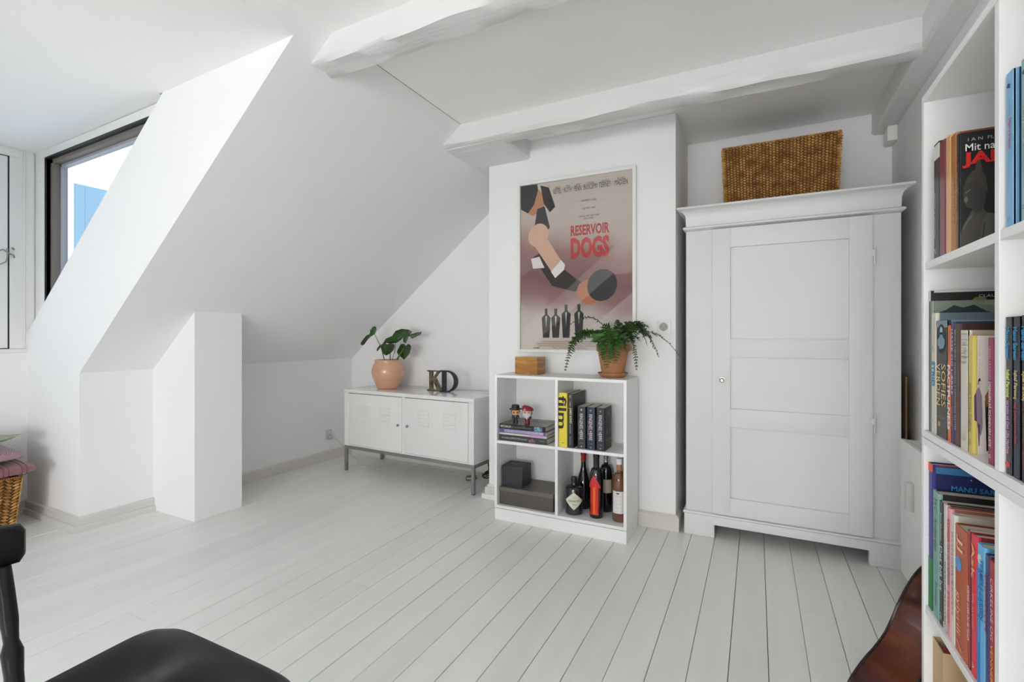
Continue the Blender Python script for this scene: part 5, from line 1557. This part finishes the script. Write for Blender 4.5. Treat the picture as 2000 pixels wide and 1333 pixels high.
lettering('JAMES', b, flat(205, 22, 22), (th + 0.0026, 0.004 + 0.052, hh * 0.755), (0, 1, 0), (0, 0, 1), 0.104, 0.029, 'cover_lettering', off=0.04)
GF = 'books in the top compartment nearest the camera'
rbook('light blue paperback spine with red script, first right of the divider in the top row', 0.9900, 0.9632, ZE, 1.438, 0.336, 0.125, (126, 178, 216), (14, 52, 108), False,
      (('Harry Potter', 0.30, 0.50, 0.3, 0.72, (206, 70, 90), 0.02), ('og De Vises Sten', 0.52, 0.72, 0.38, 0.58, (90, 140, 180)), ('J.K. Rowling', 0.16, 0.28, 0.4, 0.6, (100, 150, 190)), ('\u2022', 0.07, 0.10, 0.25, 0.6, (44, 60, 120)), ('G', 0.93, 0.955, 0.35, 0.6, (70, 90, 130))), GF)
rbook('pale teal paperback spine with red script, right of the light blue one', 0.9440, 0.9142, ZE, 1.436, 0.336, 0.125, (142, 180, 182), (110, 150, 150), False,
      (('Harry Potter', 0.30, 0.50, 0.25, 0.68, (206, 90, 90), 0.02), ('og Hemmelighedernes Kammer', 0.52, 0.80, 0.3, 0.5, (96, 140, 146)), ('\u2022', 0.07, 0.10, 0.25, 0.6, (50, 70, 110)), ('G', 0.90, 0.925, 0.3, 0.55, (70, 90, 110))), GF)

# magazine files, bottom compartment
KRF = mat('kraft_card', srgb(196, 170, 132), 0.8, var=0.06, vscale=12)


def mag_file(label, yf, yn, xs, ztop, zfront):
    t = thing('magazine_file', label, 'magazine file', (xs, yf, ZS0), (0, 0, R(-90)), 'kraft magazine files on the bottom shelf')
    w_ = yf - yn
    d_ = 0.245
    k = 0.002
    side = [(0, 0), (d_, 0), (d_, ztop)] + [(d_ * (1 - q) , ztop - (ztop - zfront) * (math.sin(q * math.pi / 2)) ** 2) for q in (0.25, 0.5, 0.75)] + [(0, zfront)]
    MB().prism(side, 'x', 0, k).prism(side, 'x', w_ - k, w_).box(k, w_ - k, 0, k, 0, zfront).box(k, w_ - k, d_ - k, d_, 0, ztop).box(k, w_ - k, k, d_ - k, 0, k).build('file_body', KRF, t, smooth=False)
    MB().box(0.008, w_ - 0.01, 0.006, 0.22, 0.003, zfront * 0.88).build('papers', mat('dark_magazine_stack', (0.03, 0.022, 0.018), 0.6), t)
    MB().box(0.012, w_ - 0.03, 0.01, 0.20, zfront * 0.88, zfront * 0.955).build('red_booklet', mat('red_booklet_cover', srgb(170, 40, 40), 0.5), t)
    return t


mag_file('kraft cardboard magazine file at the far end of the bottom shelf', 1.364, 1.300, 0.345, 0.315, 0.302)
mag_file('second kraft magazine file, nearer than the far one on the bottom shelf', 1.190, 1.118, 0.345, 0.315, 0.302)

# ------------------------------------------------------------------ black wooden chair, lower left
ch = thing('wooden_chair', 'black lacquered wooden chair with a dished seat, cut off at the lower left', 'chair', (-0.92, 0.38, 0))
Q = [Vector((-1.115, 0.590)), Vector((-0.695, 0.594)), Vector((-0.74, 0.17)), Vector((-1.085, 0.20))]
c0_ = Vector((-0.92, 0.38))
n = 30
top_, bot_ = [], []


def seat_xy(u, v):
    # rounded square -> quad
    s = (abs(u) ** 7 + abs(v) ** 7) ** (1 / 7) if (u or v) else 0
    m_ = max(abs(u), abs(v))
    k = (m_ / s) if s else 1
    k = 1 - (1 - k) * 1.0
    u, v = u * k, v * k
    a, b = (u + 1) / 2, (v + 1) / 2
    p = Q[3] * (1 - a) * (1 - b) + Q[2] * a * (1 - b) + Q[0] * (1 - a) * b + Q[1] * a * b
    return p - c0_


for i in range(n + 1):
    for j in range(n + 1):
        u, v = 2 * i / n - 1, 2 * j / n - 1
        # warp the grid outwards so edges are dense
        u = math.copysign(abs(u) ** 0.8, u)
        v = math.copysign(abs(v) ** 0.8, v)
        p = seat_xy(u, v)
        e = max(abs(u), abs(v))
        dish = -0.030 * (math.cos(min(1, abs(abs(u) - 0.45) / 0.5) * math.pi / 2) ** 2) * max(0, 1 - (max(0, v + 0.15)) ** 2) * (1 if v < 0.55 else max(0, 1 - (v - 0.55) / 0.4))
        rollf = -0.012 * max(0, (v - 0.55) / 0.45) ** 2
        edge = -0.010 * max(0, (e - 0.93) / 0.07) ** 2
        top_.append((p.x, p.y, 0.452 + dish + rollf + edge))
        bot_.append((p.x * 0.97, p.y * 0.97, 0.424 - rollf * -0.5 + (0.008 if e > 0.9 else 0)))
fs = []
N1 = n + 1
for i in range(n):
    for j in range(n):
        fs.append((i * N1 + j, (i + 1) * N1 + j, (i + 1) * N1 + j + 1, i * N1 + j + 1))
sm_ = MB().add(top_ + bot_, fs + [tuple(k + N1 * N1 for k in f[::-1]) for f in fs])
bord = [i * N1 for i in range(N1)] + [n * N1 + j for j in range(1, N1)] + [i * N1 + n for i in range(n - 1, -1, -1)] + [j for j in range(n - 1, 0, -1)]
sm_.f += [(bord[i], bord[(i + 1) % len(bord)], N1 * N1 + bord[(i + 1) % len(bord)], N1 * N1 + bord[i]) for i in range(len(bord))]
sm_.m += [0] * len(bord)
sm_.build('seat', BLACKW, ch)
for (x, y, dx_, dy_) in ((-0.13, 0.15, -0.05, 0.04), (0.15, 0.15, 0.05, 0.04), (-0.12, -0.13, -0.04, -0.05), (0.13, -0.14, 0.04, -0.05)):
    MB().tube([(x, y, 0.432), (x + dx_ * 0.4, y + dy_ * 0.4, 0.28), (x + dx_, y + dy_, 0.0)], [0.014, 0.018, 0.012], 12).build('leg', BLACKW, ch)


def CHP(x, y, z):
    return (x + 0.92, y - 0.38, z)


posts = [((-1.020, 0.320, 0.425), (-1.118, 0.346, 0.540), (-1.145, 0.340, 0.650)), ((-1.02, 0.235, 0.43), (-1.09, 0.24, 0.55), (-1.14, 0.26, 0.66)), ((-0.90, 0.205, 0.43), (-0.93, 0.15, 0.55), (-0.95, 0.10, 0.66)), ((-0.80, 0.20, 0.43), (-0.80, 0.13, 0.55), (-0.80, 0.08, 0.66))]
for a, b_, c_ in posts:
    A_, B_, C_ = Vector(CHP(*a)), Vector(CHP(*b_)), Vector(CHP(*c_))
    pts, rad = [], []
    for k in range(17):
        q = k / 16
        pts.append(A_ * (1 - q) ** 2 + B_ * 2 * q * (1 - q) + C_ * q * q)
        rad.append(0.0120 + 0.0028 * math.exp(-((q - 0.42) / 0.05) ** 2) - 0.003 * math.exp(-((q - 0.52) / 0.05) ** 2))
    MB().tube(pts, rad, 12).build('back_post', BLACKW, ch)
cr_pts = [(-1.150, 0.364), (-1.165, 0.31), (-1.155, 0.22), (-1.08, 0.12), (-0.95, 0.07), (-0.80, 0.05), (-0.72, 0.06)]
cr_pts = [(-1.1465, 0.3700)] + cr_pts
loops = []
for i, (x, y) in enumerate(cr_pts):
    d = Vector(cr_pts[min(i + 1, 7)]) - Vector(cr_pts[max(i - 1, 0)])
    d.normalize()
    nx_, ny_ = -d.y, d.x
    hh_ = (0.022, 0.034, 0.038, 0.038, 0.038, 0.038, 0.038, 0.034)[i]
    tk = 0.011 if i else 0.005
    lp = []
    for k in range(12):
        a = 2 * math.pi * k / 12
        u_ = math.copysign(abs(math.cos(a)) ** 0.5, math.cos(a)) * tk
        v_ = math.copysign(abs(math.sin(a)) ** 0.5, math.sin(a)) * hh_
        lp.append(CHP(x + nx_ * u_, y + ny_ * u_, 0.683 + v_))
    loops.append(lp)
MB().rings(loops).build('crest_rail', BLACKW, ch, bevel=0.0)

# ------------------------------------------------------------------ guitar
yaw = math.atan2(478, 943)
RT = Vector((math.cos(yaw), math.sin(yaw), 0))
FW = Vector((-math.sin(yaw), math.cos(yaw), 0))
Wp = Vector((0.2827, 1.4888, 0.3057))          # the waist of the near side
d = (Wp - Vector((0, 0, H))).normalized()
u_ = (RT - d * RT.dot(d)).normalized()
up_ = u_.cross(d).normalized()
th_ = R(49)
ax = (u_ * math.cos(th_) + up_ * math.sin(th_)).normalized()       # towards the neck
wd_ = (u_ * math.sin(th_) - up_ * math.cos(th_)).normalized()      # through the thickness
tl = R(16)
nn_ = (-d * math.cos(tl) - wd_ * math.sin(tl)).normalized()        # out of the near side
wd_ = (wd_ * math.cos(tl) - d * math.sin(tl)).normalized()
gt = thing('guitar', 'acoustic guitar with glossy red-brown sides leaning against the wall behind the tall bookcase', 'guitar', (0, 0, 0))
half = [(-0.225, 0.0), (-0.222, 0.05), (-0.205, 0.110), (-0.165, 0.160), (-0.105, 0.178), (-0.045, 0.160), (-0.005, 0.136), (0.045, 0.118), (0.095, 0.123), (0.150, 0.136), (0.215, 0.134), (0.265, 0.105), (0.290, 0.04), (0.292, 0.0)]


def cr_interp(P, k=4):
    out_ = []
    for i in range(len(P) - 1):
        p0 = Vector(P[max(i - 1, 0)])
        p1 = Vector(P[i])
        p2 = Vector(P[i + 1])
        p3 = Vector(P[min(i + 2, len(P) - 1)])
        for j in range(k):
            t = j / k
            out_.append(0.5 * ((2 * p1) + (p2 - p0) * t + (2 * p0 - 5 * p1 + 4 * p2 - p3) * t * t + (-p0 + 3 * p1 - 3 * p2 + p3) * t ** 3))
    out_.append(Vector(P[-1]))
    return out_


hp = cr_interp(half)
outl = [(p.x, p.y) for p in hp] + [(p.x, -p.y) for p in hp[-2:0:-1]]
GC_ = Wp - nn_ * 0.117 * 0.88
GW = 0.098


def GL(a, n__, w__):                           # along the body, out of the near side, through the thickness
    return tuple(GC_ + ax * (a - 0.045) * 0.88 + nn_ * n__ * 0.88 + wd_ * w__)


zmin = min(GL(a, s, w__)[2] for a, s in outl for w__ in (0, GW))
side_m = mat('glossy_rosewood_side', srgb(92, 42, 20), 0.12, coat=0.0, var=0.6, vscale=7, stretch=(1, 1, 3), var2=srgb(44, 12, 6), spec=0.30)
loops = [[GL(a, s, w__) for a, s in outl] for w__ in (0.0, 0.001, GW * 0.5, GW - 0.001, GW)]
gb_ = MB()
n_ = len(outl)
gb_.rings(loops, 0, closed=False)
gb_.add([GL(a, s, 0.0) for a, s in outl], [tuple(range(n_))], 1).add([GL(a, s, GW) for a, s in outl], [tuple(range(n_))[::-1]], 0)
gb_.build('body', [side_m, mat('spruce_top', srgb(200, 140, 70), 0.2, coat=0.6)], gt)
for w__ in (0.0015, GW - 0.0015):
    MB().tube([GL(a, s * 1.004, w__) for a, s in outl] + [GL(outl[0][0], outl[0][1], w__)], 0.0032, 6).build('binding', mat('dark_guitar_binding', (0.02, 0.014, 0.012), 0.25), gt)
MB().add([GL(a, s, w__) for w__ in (-0.006, 0.012) for a, s in ((0.27, 0.028), (0.27, -0.028), (0.56, -0.022), (0.56, 0.022))],
         [(0, 1, 2, 3), (7, 6, 5, 4), (0, 4, 5, 1), (1, 5, 6, 2), (2, 6, 7, 3), (3, 7, 4, 0)]).build('neck', mat('guitar_neck_wood', srgb(90, 50, 28), 0.3), gt)
MB().add([GL(a, s, w__ + (a - 0.56) * 0.2) for w__ in (-0.002, 0.013) for a, s in ((0.56, 0.024), (0.56, -0.024), (0.68, -0.036), (0.68, 0.036))],
         [(0, 1, 2, 3), (7, 6, 5, 4), (0, 4, 5, 1), (1, 5, 6, 2), (2, 6, 7, 3), (3, 7, 4, 0)]).build('headstock', mat('guitar_neck_wood', srgb(90, 50, 28), 0.3), gt)
print('GUITAR zmin', zmin, 'head', GL(0.68, 0, 0))
